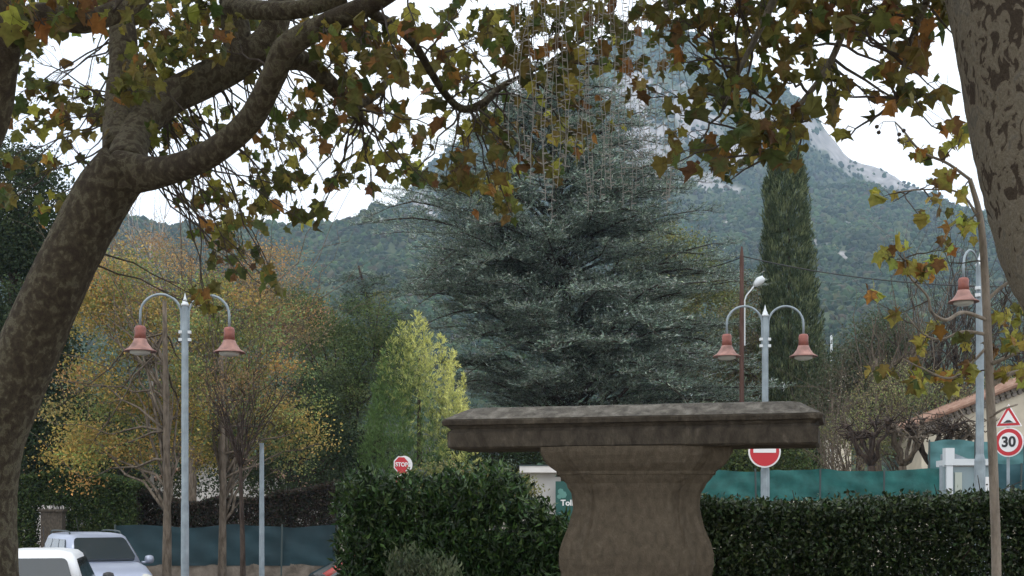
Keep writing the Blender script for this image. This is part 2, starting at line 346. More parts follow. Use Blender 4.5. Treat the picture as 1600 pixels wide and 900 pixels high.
# haze: the air between here and the mountain
hz = G().add(*box((0, 1230, 333), (3600, 2700, 676)))
hm = bpy.data.materials.new('haze'); hm.use_nodes = True; hn = hm.node_tree.nodes; hn.clear()
ho = hn.new('ShaderNodeOutputMaterial'); hv = hn.new('ShaderNodeVolumePrincipled'); hv.inputs['Color'].default_value = (.56, .76, 1.0, 1)
hv.inputs['Density'].default_value = .00019; hv.inputs['Anisotropy'].default_value = .1
hm.node_tree.links.new(hv.outputs[0], ho.inputs['Volume'])
tag(hz.build('haze', hm), kind='stuff')

# ------------------------------------------------------------------ broadleaf and conifer builders
def blob_pts(blobs, d, n, thick=1.0, shell=.55):
    bl = np.array(blobs, float); wt = bl[:, 2] * bl[:, 3]; k = rng.choice(len(bl), n, p=wt / wt.sum())
    q = rdir(n) * (rng.random((n, 1)) ** (1 / 3.)) ** shell
    cx = bl[k, 0] + q[:, 0] * bl[k, 2]; cyy = bl[k, 1] + q[:, 2] * bl[k, 3]; dd = d + q[:, 1] * bl[k, 2] / F * d * thick
    return np.stack([(cx - 800) / F * dd, dd, EYE + (800 - cyy) / F * dd], -1)
def limb(a, b, sag=.0, k=7, wob=.06):
    a = np.asarray(a, float); b = np.asarray(b, float); t = np.linspace(0, 1, k)[:, None]; Ln = np.linalg.norm(b - a)
    p = a + (b - a) * t; p[:, 2] += sag * Ln * (t[:, 0] ** .6 - t[:, 0]); p[1:-1] += rng.normal(size=(k - 2, 3)) * wob * Ln * .3
    return p
def tree(name, label, cat, px, d, blobs, nclump=120, per=60, leaf=.09, cols=None, wts=None, clump=.5, trunk_r=.14, bark='bark_dark', trunk_top=None, group=None, nlimb=26, thick=.8, matl='fol', path=None, updir=0., narrow=1., fork=None, twigs=0, doff=0):
    bx = (px - 800) / F * d; base = np.array([bx, d, float(gz(bx, d)) - .05])
    root = thing(name, label, cat, base, group)
    cl = blob_pts(blobs, d + doff, nclump, thick) if nclump else np.zeros((0, 3))
    bl = np.array(blobs, float)
    topy = trunk_top if trunk_top is not None else bl[:, 1].mean()
    if path is None:
        tp = P(px + rng.uniform(-4, 4), topy, d); path = np.array([base, base * .6 + tp * .4 + [.03 * trunk_r * 10, 0, 0], tp])
    path = smooth_path(path, 6); rr = np.linspace(1.1, .45, len(path)) * trunk_r
    g = G(); g.add(*tube(path, rr, 10, .12))
    ends = cl[rng.permutation(len(cl))[:nlimb]] if nclump else blob_pts(blobs, d, nlimb, thick, .2)
    f0 = fork if fork is not None else .45
    for e in ends:
        i = int(rng.uniform(f0, 1) * (len(path) - 1)); a = path[i]
        q = limb(a, e, .15); g.add(*tube(q, np.linspace(rr[i] * .5, trunk_r * .08, len(q)), 5))
        for _ in range(twigs):
            j = rng.integers(1, len(q)); e2 = q[j] + (nrm(q[-1] - q[0]) + .55 * rng.normal(size=3) + [0, 0, .35]) * rng.uniform(.2, .5) * np.linalg.norm(q[-1] - q[0])
            q2 = limb(q[j], e2, .0, 5, .12); g.add(*tube(q2, np.linspace(trunk_r * .13, trunk_r * .03, len(q2)), 4, close=False))
            for _ in range(2):
                j3 = rng.integers(1, len(q2)); e3 = q2[j3] + (nrm(q2[-1] - q2[0]) + .6 * rng.normal(size=3)) * rng.uniform(.2, .45) * np.linalg.norm(e2 - q[j])
                g.add(*tube(np.array([q2[j3], (q2[j3] + e3) / 2 + rng.normal(size=3) * .03, e3]), [trunk_r * .05, trunk_r * .04, trunk_r * .02], 3, close=False))
    g.build('trunk', M[bark], root, smooth=True)
    if nclump:
        n = nclump * per; k = np.repeat(np.arange(nclump), per)
        off = rng.normal(size=(n, 3)) * clump * .5; off[:, 2] *= .55
        c = cl[k] + off
        cc = pal(cols, wts or [1] * len(cols), nclump, .22)[k] * (1 + .2 * rng.normal(size=(n, 1))).clip(.5, 1.6)
        mixc = pal(cols, wts or [1] * len(cols), n, .1); cc = cc * .6 + mixc * .4
        tip = rdir(n) + np.array([0, 0, updir])
        sz = leaf * rng.uniform(.7, 1.3, n); sz = np.stack([sz * narrow, sz], -1)
        g2 = G(); scatter(OV, OVF, c, tip, rdir(n), sz, cc, g2); g2.build('crown', M[matl], root)
    return root

GREEN = [(.06, .10, .03), (.10, .15, .05), (.15, .19, .07)]
DARK = [(.025, .042, .018), (.04, .062, .026), (.06, .08, .035)]
OCHRE = [(.52, .34, .09), (.40, .31, .10), (.22, .26, .09), (.42, .23, .09), (.13, .20, .075)]
RUSS = [(.36, .22, .12), (.28, .19, .13), (.46, .29, .10), (.24, .22, .11)]
OLIVE = [(.22, .24, .09), (.30, .28, .11), (.14, .17, .065)]

# left background
tree('evergreen_tree', 'tall dark evergreen tree at the far left behind the leaning plane trunk', 'tree', 20, 47, [(10, 320, 80, 110), (40, 450, 90, 130), (20, 600, 90, 130), (90, 690, 60, 60), (30, 730, 80, 60)], 420, 190, .12, DARK, None, .9, .25, trunk_top=350)
tree('oak_tree', 'dark green leafy tree behind the yellow trees and the left fence', 'tree', 200, 49, [(130, 690, 100, 80), (250, 720, 110, 70), (90, 740, 70, 40), (180, 640, 70, 60)], 190, 150, .105, DARK, None, .9, .2)
tree('oak_tree', 'dark leafy tree right of the bare dark tree, behind the left fence', 'tree', 450, 50, [(400, 700, 80, 80), (480, 720, 80, 80), (560, 740, 70, 50), (470, 640, 50, 50)], 190, 150, .105, DARK, None, .9, .2)
tree('russet_tree', 'half bare russet tree rising above the yellow trees, left hillside behind', 'tree', 300, 44, [(170, 440, 60, 50), (230, 420, 90, 60), (330, 420, 90, 55), (410, 440, 70, 60), (300, 490, 150, 50), (440, 500, 60, 50)], 120, 170, .075, RUSS, None, .8, .16, bark='bark_grey', trunk_top=400, nlimb=50, twigs=3)
tree('pale_bare_tree', 'thin pale barked bare tree sticking up above the yellow trees', 'tree', 236, 48, [(215, 370, 40, 50), (235, 350, 30, 40), (250, 400, 30, 30)], 0, trunk_r=.10, bark='bark_pale', trunk_top=370, nlimb=14, twigs=4, fork=.8)
g_y = 'yellow leaved trees behind the car park'
tree('autumn_tree', 'yellow leaved tree with a straight thin trunk, left of the grey lamp post', 'tree', 260, 27, [(160, 560, 80, 60), (240, 590, 80, 70), (140, 640, 60, 60), (220, 670, 90, 55), (140, 715, 66, 38), (120, 500, 40, 40), (200, 500, 70, 50), (290, 650, 50, 60), (240, 730, 50, 18), (150, 470, 45, 40), (210, 440, 60, 40), (270, 520, 60, 50)], 135, 190, .066, OCHRE, [3.4, 3, 2.8, .9, 2.8], .58, .10, bark='bark_grey', trunk_top=470, doff=1.6, group=g_y, nlimb=40, twigs=2)
tree('autumn_tree', 'yellow and green leaved tree with a thin trunk, right of the grey lamp post', 'tree', 346, 29, [(360, 570, 80, 60), (440, 600, 60, 60), (400, 660, 90, 55), (460, 690, 45, 40), (330, 650, 60, 60), (320, 710, 50, 30), (330, 480, 60, 50), (400, 500, 60, 40), (300, 560, 50, 60)], 105, 190, .068, OCHRE, [2, 3, 3.6, 1., 3.4], .58, .10, bark='bark_grey', trunk_top=540, doff=1.6, group=g_y, nlimb=40, twigs=2)
tree('bare_tree', 'dark vase shaped tree with bare twigs in front of the yellow foliage', 'tree', 379, 25.5, [(378, 610, 60, 40), (350, 590, 40, 40), (410, 600, 40, 40), (380, 570, 40, 30)], 60, 24, .045, [(.28, .18, .08), (.20, .14, .07)], None, .4, .07, bark='bark_dark', trunk_top=706, nlimb=15, twigs=5, fork=.92)
tree('conifer_tree', 'dense green conifer between the yellow trees and the golden cypress', 'tree', 545, 54, [(530, 570, 50, 80), (510, 660, 60, 80), (575, 510, 50, 50), (590, 620, 50, 100), (540, 720, 70, 50), (480, 540, 30, 60), (450, 480, 40, 30)], 230, 190, .115, [(.10, .15, .05), (.15, .20, .07), (.20, .24, .09), (.05, .08, .03), (.035, .05, .022)], None, .8, .2, narrow=.6)
tree('small_tree', 'yellowish green bushy tree at the foot of the wooded hill, left of the conifer', 'tree', 470, 62, [(430, 500, 40, 60), (475, 510, 45, 50), (500, 560, 40, 60)], 120, 70, .13, OLIVE + GREEN, None, .8, .14, bark='bark_grey')

# golden cypress: upright feathery spires
def golden():
    d = 50; px = 655; bx = (px - 800) / F * d; root = thing('golden_cypress', 'bright yellow green feathery cypress in front of the blue cedar', 'tree', (bx, d, float(gz(bx, d)) - .05))
    G().add(*tube(np.array([[bx, d, gz(bx, d) - .05], P(655, 560, d)]), [.16, .05], 8)).build('trunk', M['bark_dark'], root)
    sp_ = [(652, 485, 22), (628, 500, 22), (672, 520, 24), (690, 520, 20), (708, 545, 22), (612, 520, 22), (596, 560, 22), (585, 600, 20), (640, 540, 30), (722, 580, 18), (660, 590, 30), (690, 610, 34), (620, 610, 34), (640, 680, 46), (690, 690, 46), (600, 680, 36), (730, 640, 20), (660, 730, 60), (600, 740, 40), (560, 740, 34)]
    g2 = G()
    for (x, y, wd) in sp_ + [(640, 500, 16), (664, 498, 16), (702, 560, 18), (580, 640, 24), (714, 610, 20), (600, 545, 18), (572, 690, 26), (632, 620, 28), (676, 640, 28)]:
        dz = d - 1.5 + rng.uniform(-.9, .9); H_ = 120 if y < 600 else 90
        for k in range(60):
            t = (k + rng.random()) / 60; py0 = y + 4 + t * H_; az = rng.uniform(0, 2 * np.pi); R_ = (wd * .14 + wd * 1.15 * t) * rng.uniform(.5, 1.15)
            m = int(8 + R_ * .55); u = rng.random(m); px_ = x + math.cos(az) * R_ * u; py_ = py0 - R_ * 1.2 * u + R_ * .35 * u * u * 2; dd = dz + math.sin(az) * R_ * u / F * d
            c = np.stack([(px_ - 800) / F * dd, dd, EYE + (800 - py_) / F * dd], -1) + .035 * rng.normal(size=(m, 3))
            od = np.array([math.cos(az) * .7, math.sin(az) * .7, 1.]) + .45 * rng.normal(size=(m, 3))
            yel = np.clip((u * .75 + .25 - (py_ - 560) / 190. + (px_ - 655) / 95. + .15 * rng.normal()) , 0, 1)[:, None]  # inner green; tips yellow-pale, their lit look put into the colour
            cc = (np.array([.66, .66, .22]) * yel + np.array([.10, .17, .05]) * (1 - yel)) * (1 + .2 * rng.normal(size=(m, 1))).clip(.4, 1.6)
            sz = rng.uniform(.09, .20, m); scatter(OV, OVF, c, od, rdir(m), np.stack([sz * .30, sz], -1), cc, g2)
    g2.build('crown', M['needle'], root)
golden()

def cedar(name, label, px, d, top, prof, nl, seed_cols, az_range=None, lmul=1.0, tr=.38, extra=()):
    bx = (px - 800) / F * d; root = thing(name, label, 'tree', (bx, d, float(gz(bx, d)) - .05))
    tpth = smooth_path([[bx, d, float(gz(bx, d)) - .05], P(px + 4, top + (640 - top) * .73, d), P(px - 10, top + (640 - top) * .35, d), P(px - 30, top, d)], 8)
    rr = np.linspace(tr, .05, len(tpth)); g = G(); g.add(*tube(tpth, rr, 12, .1)); g2 = G()
    ys = [p[0] for p in prof]
    cen = []; tip = []; col = []
    zt = tpth[:, 2]
    for k in range(nl):
        y = top + 10 + (640 - top) * ((k + rng.random()) / nl) ** .92
        z = EYE + (800 - y) / F * d
        cx, cyy = np.interp(z, zt, tpth[:, 0]), np.interp(z, zt, tpth[:, 1])
        az = rng.uniform(0, 2 * np.pi)
        if math.sin(az) > .25 and rng.random() < .6: az = -az
        wl = np.interp(y, ys, [p[1] for p in prof]); wr = np.interp(y, ys, [p[2] for p in prof])
        cxp = 800 + cx / d * F
        Lh = ((cxp - (px - wl)) if math.cos(az) < 0 else ((px + wr) - cxp)) / F * d
        Lh = Lh * abs(math.cos(az)) + (wl + wr) / 2 / F * d * abs(math.sin(az)); Lh *= rng.uniform(.72, 1.06)
        rise = rng.uniform(.0, .34) * Lh * (1.3 if y < 300 else 1)
        a = np.array([cx, cyy, z - rise * .75]); dirh = np.array([math.cos(az), math.sin(az), 0]); perp = np.array([-dirh[1], dirh[0], 0])
        t = np.linspace(0, 1, 10)[:, None]; bend = rng.normal() * .16 * Lh
        q = a + dirh * Lh * t + perp * bend * t ** 2 + np.array([0, 0, 1]) * rise * 1.25 * np.sin(t * rng.uniform(1.5, 2.95)) + np.cumsum(rng.normal(size=(10, 3)), 0) * .05
        g.add(*tube(q, np.linspace(.011 * Lh + .012, .008, 10), 5, close=False))
        tone = rng.normal()
        ns = int(5 + Lh * 2.2)
        for s_ in range(ns):
            t0 = .16 + .84 * (s_ + rng.random()) / ns; b0 = np.array([np.interp(t0, t[:, 0], q[:, c]) for c in range(3)])
            sd = 1 if s_ % 2 else -1; L2 = (.25 + .42 * Lh * (1 - t0) ** .6) * rng.uniform(.6, 1.1)
            d2 = nrm(dirh * rng.uniform(.6, 1.2) + perp * sd * rng.uniform(.5, 1.1) + [0, 0, rng.uniform(-.15, .25)])
            u2 = np.linspace(0, 1, 6)[:, None]; sg = rng.uniform(-.12, .22)
            q2 = b0 + d2 * L2 * u2 + np.array([0, 0, 1]) * L2 * (sg * u2 ** 2 - .10 * np.sin(u2 * 3.1)); p2 = nrm(np.cross(d2, [0, 0, 1.]))
            g.add(*tube(q2, np.linspace(.012, .004, 6), 3, close=False))
            m3 = int(4 + L2 * 9)
            for w_ in range(m3):
                t3 = (w_ + rng.random()) / m3; b3 = np.array([np.interp(t3, u2[:, 0], q2[:, c]) for c in range(3)])
                L3 = (.14 + .34 * (1 - t3)) * rng.uniform(.6, 1.3); s3 = 1 if w_ % 2 else -1
                d3 = nrm(d2 * rng.uniform(.7, 1.3) + p2 * s3 * rng.uniform(.4, 1.0) + [0, 0, rng.uniform(-.05, .35)])
                k3 = int(3 + L3 * 12); uu = (np.arange(k3) + rng.random(k3)) / k3
                cen.append(b3 + d3 * (uu * L3)[:, None] + np.array([0, 0, .25]) * (uu ** 2 * L3)[:, None]); tip.append(d3 + .55 * rng.normal(size=(k3, 3)) * np.array([1, 1, .6]) + [0, 0, .12]); col.append(np.full(k3, .6 * tone + .6 * rng.normal()))
    m = nl * 75   # inner shoots round the trunk and along the boughs
    y = top + 20 + (650 - top) * rng.random(m) ** .8; wl = np.interp(y, ys, [p[1] for p in prof]); wr = np.interp(y, ys, [p[2] for p in prof]); az = rng.uniform(0, 2 * np.pi, m)
    rr_ = rng.random(m) ** .6 * .82; R_ = np.where(np.cos(az) < 0, wl, wr) / F * d * rr_; y = np.round(y / 13 + rng.normal(size=m) * .22 + np.sin(az * 3) * .8) * 13 + 14 * rr_ ** 2 * np.sin(az * 2 + y / 40)
    cz = EYE + (800 - y) / F * d; cen.append(np.stack([np.interp(cz, zt, tpth[:, 0]) + np.cos(az) * R_, d + np.sin(az) * R_, cz + .12 * rng.normal(size=m)], -1)); tip.append(np.stack([np.cos(az), np.sin(az), .2 + .5 * rng.normal(size=m)], -1) + .5 * rng.normal(size=(m, 3))); col.append(rng.normal(size=m) - .5)
    cen = np.concatenate(cen); tip = np.concatenate(tip); cv = np.concatenate(col); n = len(cen)
    cc = pal(seed_cols, [1] * len(seed_cols), n, .15) * (1 + .18 * cv[:, None]).clip(.5, 1.6)
    sz = rng.uniform(.10, .21, n)
    scatter(OV, OVF, cen, tip, rdir(n) * .6 + np.array([0, -.3, 1.]), np.stack([sz * .34, sz], -1), cc, g2)
    g.build('trunk', M['bark_dark'], root, smooth=True); g2.build('crown', M['needle'], root)
    print(name, n)
BLUE = [(.165, .22, .17), (.235, .295, .24), (.09, .13, .095), (.38, .44, .385)]
cedar('blue_cedar', 'huge blue grey cedar with layered drooping branches behind the stone slab', 880, 58, 118,
      [(110, 60, 30), (150, 105, 70), (200, 130, 108), (260, 150, 132), (310, 180, 150), (345, 262, 165), (400, 258, 185), (450, 225, 222), (520, 195, 240), (600, 155, 270), (660, 140, 280)], 260, BLUE)
cedar('blue_cedar', 'smaller blue grey cedar peeping out left of the huge cedar above the conifer', 590, 63, 415,
      [(410, 45, 15), (450, 55, 30), (480, 45, 60), (540, 50, 70), (660, 60, 60)], 60, BLUE[:3], tr=.2)

# column cypress
def cypress():
    d = 60; px = 1238; bx = (px - 800) / F * d; root = thing('cypress_tree', 'tall narrow dark green column cypress behind the right double lamp', 'tree', (bx, d, float(gz(bx, d)) - .05))
    G().add(*tube(np.array([[bx, d, gz(bx, d) - .05], P(1232, 330, d)]), [.2, .05], 8)).build('trunk', M['bark_dark'], root)
    n = 42000; y = rng.uniform(218, 760, n)
    hw = np.interp(y, [215, 260, 300, 400, 470, 520, 620, 760], [8, 26, 33, 40, 44, 47, 48, 44]); cxp = np.interp(y, [215, 300, 450, 620, 760], [1230, 1228, 1232, 1242, 1244])
    az = rng.uniform(0, 2 * np.pi, n); lump = 1 + .22 * (fbm(az * 2.4 + 3, y / 26., 3) - .5) * 2 + .10 * np.sin(y / 7 + az * 5)
    r = hw * lump * rng.random(n) ** .22
    dd = d + np.sin(az) * r / F * d
    c = np.stack([(cxp + np.cos(az) * r - 800) / F * dd, dd, EYE + (800 - y) / F * dd], -1)
    tip = np.stack([np.cos(az) * .35, np.sin(az) * .35, np.ones(n) * 1.2], -1) + .35 * rng.normal(size=(n, 3))
    hi = (fbm(az * 9, y / 8., 3) > .54)[:, None]
    cc = np.where(hi, np.array([.14, .165, .08]), np.array([.055, .078, .038])) * (1 + .25 * rng.normal(size=(n, 1))).clip(.4, 1.8)
    sz = rng.uniform(.14, .34, n); g = G(); scatter(OV, OVF, c, tip, rdir(n), np.stack([sz * .3, sz], -1), cc, g); g.build('crown', M['needle'], root)
cypress()

# right background
tree('olive_tree', 'olive yellow leaved tree behind the right edge of the cedar', 'tree', 1060, 68, [(1050, 430, 70, 60), (1035, 385, 38, 38), (1100, 490, 60, 60), (1010, 400, 40, 40)], 300, 60, .15, OLIVE, None, .9, .2, bark='bark_grey')
tree('olive_tree', 'brown green tree between the wooden pole and the cypress', 'tree', 1170, 64, [(1160, 560, 50, 70), (1175, 490, 35, 60), (1200, 590, 50, 60), (1130, 600, 60, 50), (1270, 610, 40, 40)], 300, 60, .13, [(.16, .16, .07), (.22, .21, .09), (.09, .11, .05), (.22, .17, .12)], None, .8, .18, bark='bark_grey', nlimb=50, twigs=2)
tree('round_bush', 'green bush above the green fence, right of the no entry sign', 'bush', 1190, 46, [(1160, 695, 60, 50), (1225, 705, 45, 40), (1140, 730, 40, 30)], 170, 70, .11, [(.08, .12, .035), (.12, .15, .05), (.05, .07, .025)], None, .6, .1)
tree('evergreen_tree', 'low dark evergreen right of the cypress at the foot of the hill', 'tree', 1340, 56, [(1335, 590, 45, 50), (1380, 540, 40, 50), (1310, 640, 50, 50), (1400, 600, 50, 60)], 260, 110, .11, [(.07, .10, .05), (.10, .12, .065), (.14, .13, .085)], None, 1.0, .2)
tree('olive_tree', 'yellow green trees patch behind the pollarded trees and tiled roof', 'tree', 1420, 48, [(1380, 650, 70, 50), (1450, 640, 70, 50), (1420, 600, 60, 40), (1340, 690, 60, 40), (1440, 700, 80, 40), (1540, 640, 60, 60)], 130, 90, .08, [(.26, .27, .11), (.20, .22, .09), (.27, .22, .12), (.14, .18, .07)], None, .8, .16, bark='bark_grey', nlimb=40, twigs=3)
g_b = 'bare grey trees at the right'
for k, (px, top, bl, lab) in enumerate([(1300, 620, [(1290, 640, 40, 50), (1320, 650, 40, 50), (1330, 610, 30, 30)], 'thin bare shrub tree above the green fence just right of the slab'),
        (1372, 560, [(1370, 560, 60, 60), (1400, 520, 60, 60), (1350, 600, 40, 40)], 'bare tree left of the two dark trunks behind the tiled roof'),
        (1462, 560, [(1450, 480, 70, 70), (1420, 530, 50, 60), (1490, 500, 50, 70)], 'bare tree with a dark trunk behind the single lantern'),
        (1490, 540, [(1520, 460, 60, 70), (1560, 500, 50, 70), (1580, 560, 50, 40), (1500, 560, 60, 50)], 'bare tree with a dark trunk right of the single lantern'),
        (1620, 560, [(1600, 480, 60, 70), (1600, 580, 60, 60)], 'bare tree at the right edge behind the plane trunk')]):
    tree('bare_tree', lab, 'tree', px, 50 + 2 * k, bl, 0, trunk_r=.17 if k else .08, bark='bark_grey' if k in (0, 1) else 'bark_dark', trunk_top=top, nlimb=20, twigs=6, fork=.55, group=g_b)
tree('bare_tree', 'bushy tangle of grey brown twigs behind the green fence', 'bush', 1320, 42, [(1310, 680, 45, 50), (1350, 690, 40, 40), (1290, 700, 30, 40)], 0, trunk_r=.07, bark='bark_grey', trunk_top=720, nlimb=26, twigs=6, fork=.3, group=g_b)

# pollarded trees: short gnarled stems with knobby heads
g_p = 'pollarded trees along the green fence'
for px, lab in [(1362, 'gnarled pollarded tree, first in its row, beside the grey twigs'), (1410, 'gnarled pollarded tree second in the row above the green fence'), (1455, 'gnarled pollarded tree just left of the pale shelter'), (1500, 'gnarled pollarded tree behind the pale shelter, against the cream house')]:
    d = 37; bx = (px - 800) / F * d; root = thing('pollarded_tree', lab, 'tree', (bx, d, float(gz(bx, d)) - .05), g_p)
    g = G(); base = np.array([bx, d, float(gz(bx, d)) - .05]); head = P(px, 728, d)
    g.add(*tube(smooth_path([base, (base + head) / 2 + [.05, 0, 0], head], 4), np.linspace(.14, .11, 9), 9, .2))
    for s in range(7):
        an = rng.uniform(-1, 1); e = P(px + an * 42, 672 + rng.uniform(-12, 14), d + rng.uniform(-.9, .9))
        q = limb(head, e, -.18, 6, .14); g.add(*tube(q, np.linspace(.065, .05, 6), 7, .3))
        g.add(*lathe([(.03, -.08), (.09, -.03), (.10, .04), (.05, .09)], e, 8))
        for _ in range(14):
            e2 = e + rng.normal(size=3) * [.3, .3, .17] + [0, 0, .11]; q2 = limb(e, e2, 0, 4, .45); g.add(*tube(q2, [.026, .022, .016, .010], 4))
    g.build('trunk', M['bark_dark' if px in (1362, 1455) else 'bark_grey'], root, smooth=True)

# low foliage under the slab, seen between bush and pedestal
tree('yellow_shrub', 'yellowish low shrub behind the laurel bush, left of the white gatehouse', 'bush', 745, 40, [(720, 752, 50, 20), (770, 756, 50, 18), (680, 750, 40, 26), (810, 765, 20, 12)], 130, 70, .09, [(.20, .21, .07), (.13, .15, .05), (.26, .24, .10)], None, .45, .06)
tree('oak_tree', 'dark leafy tree seen under the left end of the slab', 'tree', 770, 56, [(750, 700, 60, 40), (820, 690, 60, 40), (880, 700, 60, 50), (960, 690, 60, 50), (700, 740, 50, 30)], 200, 60, .14, DARK + GREEN[:1], None, .8, .18)
tree('oak_tree', 'dark green tree below the cedar at the right end of the slab', 'tree', 1090, 66, [(1050, 660, 60, 50), (1130, 650, 50, 50), (1240, 660, 50, 50), (1290, 600, 25, 50)], 200, 60, .15, DARK + OLIVE[2:], None, .8, .18)

# ------------------------------------------------------------------ hedges and bushes
def hedge(name, label, x0, x1, y0, y1, ztop, n, leaf, cols, wts=None, matl='gloss', zfun=None, thin=None, hole=.30, shell=.26):
    zb = float(min(gz(x0, y0), gz(x1, y0)))
    root = thing(name, label, 'hedge', ((x0 + x1) / 2, (y0 + y1) / 2, zb))
    x = rng.uniform(x0, x1, n); side = rng.random(n)
    top = (zfun(x) if zfun else np.full(n, float(ztop)))
    z = zb + (top - zb) * rng.random(n) ** .8; y = np.where(side < .68, y0 + np.abs(rng.normal(size=n)) * shell, rng.uniform(y0, y1, n))
    y = y + .10 * (fbm(x * 1.7, z * 1.7, 3) - .5) * 2
    on = side > .78; z = np.where(on, top + rng.normal(size=n) * .035 - np.abs(rng.normal(size=n)) * .04, z)
    ok = np.ones(n, bool)
    if thin is not None: ok = rng.random(n) < thin(x, z)
    holes = fbm(x * 9 + 3, z * 9, 3) > hole; ok &= holes | (rng.random(n) < .25)
    x, y, z = x[ok], y[ok], z[ok]; n = len(x); c = np.stack([x, y, z], -1)
    cc = pal(cols, wts or [1] * len(cols), n, .25); tip = rdir(n) + np.array([0, -.35, .45]); sz = leaf * rng.uniform(.6, 1.25, n)
    g = G(); scatter(OV, OVF, c, tip, rdir(n) + np.array([0, -.4, .5]), np.stack([sz * .8, sz], -1), cc, g); g.build('foliage', M[matl], root)
    g = G()
    for k in range(int((x1 - x0) * 9)):
        xx = rng.uniform(x0, x1); yy = rng.uniform(y0 + .15, y1 - .1); tz = (float(zfun(xx)) if zfun else ztop) - .12
        q = limb([xx, yy, zb], [xx + rng.normal() * .2, yy + rng.normal() * .1, tz], 0, 6, .1); g.add(*tube(q, np.linspace(.014, .005, 6), 4, close=False))
        for _ in range(5):
            j = rng.integers(1, 6); e = q[j] + np.array([rng.normal() * .2, rng.normal() * .2, rng.uniform(.05, .3)]); g.add(*tube(np.array([q[j], e]), [.007, .003], 3, close=False))
    g.build('branches', M['bark_dark'], root)
    return root
LAUR = [(.020, .045, .014), (.035, .075, .022), (.055, .11, .03), (.014, .028, .010)]
zr = EYE + 12 / F * 9.5
hedge('clipped_hedge', 'long clipped dark green hedge behind the pedestal, right side', 1.2, 5.4, 9.4, 10.3, zr, 190000, .044, [(.022, .042, .014), (.038, .066, .02), (.015, .026, .010), (.06, .085, .03)], hole=.12, zfun=lambda x: zr + .035 * np.sin(np.asarray(x) * 2.1) + .06 * (fbm(np.asarray(x) * 3, np.asarray(x) * 0, 3) - .5), thin=lambda x, z: np.where(x > 2.7, .8, 1.0))
# loose laurel bush on the left of the pedestal
def laurel():
    d = 10.5; blobs = [(560, 790, 40, 55), (600, 800, 50, 60), (650, 800, 50, 58), (700, 790, 40, 46), (745, 790, 40, 46), (790, 780, 36, 42), (826, 812, 32, 30), (866, 836, 26, 26), (910, 846, 36, 34), (560, 860, 40, 60), (620, 870, 60, 60), (700, 860, 70, 60), (780, 850, 70, 60), (860, 860, 60, 50), (940, 860, 60, 50), (600, 930, 80, 60), (720, 930, 90, 60), (840, 930, 90, 60), (960, 930, 80, 60)]
    bx = (740 - 800) / F * d; root = thing('laurel_bush', 'loose dark green laurel bush left of the stone pedestal', 'bush', (bx, d, float(gz(bx, d))))
    c = blob_pts(blobs, d, 26000, .9, .35); low = rng.random((75000, 3)); low = np.stack([(540 + low[:, 0] * 440 - 800) / F * d, d - .3 + low[:, 1] * .9, low[:, 2] * 1.52], -1)
    c = np.vstack([c, low]); c = c[c[:, 2] > .02]
    # young upright shoots
    for _ in range(260):
        px = rng.uniform(535, 890); py = rng.uniform(-14, 6) + np.interp(px, [535, 560, 620, 700, 760, 800, 860, 890], [795, 752, 764, 750, 742, 748, 806, 815]) + rng.uniform(-16, 30)
        b0 = P(px, py + 26, d + rng.uniform(-.3, .4)); b1 = P(px + rng.uniform(-9, 9), py, b0[1]); t = rng.random((9, 1)); c = np.vstack([c, b0 + (b1 - b0) * t + rng.normal(size=(9, 3)) * .012])
    n = len(c); lift = ss(.9, 1.9, c[:, 2])[:, None]
    cc = pal(LAUR, [3, 4, 2.5, 2], n, .25); young = rng.random((n, 1)) < .25 * lift; cc = np.where(young, pal([(.09, .15, .04), (.07, .13, .035)], [1, 1], n), cc)
    sz = rng.uniform(.045, .085, n); g = G(); scatter(OV, OVF, c, rdir(n) + np.array([0, -.2, .75]), rdir(n) + np.array([0, -.4, .4]), np.stack([sz * .55, sz], -1), cc, g); g.build('foliage', M['gloss'], root)
    g = G()
    for _ in range(40):
        e = c[rng.integers(0, n)]; q = limb([bx + rng.normal() * .5, d + .2 * rng.normal(), 0], e - [0, 0, .05], .1, 6, .08); g.add(*tube(q, np.linspace(.02, .004, 6), 5, close=False))
    g.build('branches', M['bark_dark'], root)
laurel()
tree('grey_shrub', 'small grey green upright shrub at the foot of the laurel bush', 'bush', 655, 9.3, [(640, 885, 22, 30), (670, 890, 24, 26), (700, 900, 16, 18), (655, 920, 40, 40)], 60, 30, .055, [(.10, .13, .07), (.07, .10, .05), (.15, .18, .11)], None, .10, .02, narrow=.5, updir=1.2, nlimb=10)
# left far hedge and scrub
hx = lambda px, d: (px - 800) / F * d
hedge('garden_hedge', 'green topped hedge arching over the grey gate post at the far left', hx(20, 38), hx(215, 38), 37.6, 39.4, 2.5, 60000, .10, [(.05, .08, .025), (.03, .05, .018), (.08, .11, .035)], matl='fol', zfun=lambda x: 2.62 + .25 * np.sin((np.asarray(x) + 15) * .9) + .2 * (fbm(np.asarray(x), np.asarray(x) * 0 + 2, 3) - .5), shell=.3, thin=lambda x, z: np.where((x < hx(105, 38)) & (x > hx(62, 38)) & (z < 1.9), .0, 1.))
hedge('scrub_hedge', 'dark brown twiggy scrub hedge above the left fence', hx(200, 39), hx(530, 39), 38.8, 40.2, 2.1, 80000, .09, [(.035, .03, .022), (.05, .04, .03), (.025, .035, .018), (.07, .05, .04)], matl='fol', zfun=lambda x: 2.15 + .7 * (fbm(np.asarray(x) * .8, np.asarray(x) * 0 + 7, 4) - .5) + .35 * ss(-8, -5.5, x), shell=.3)

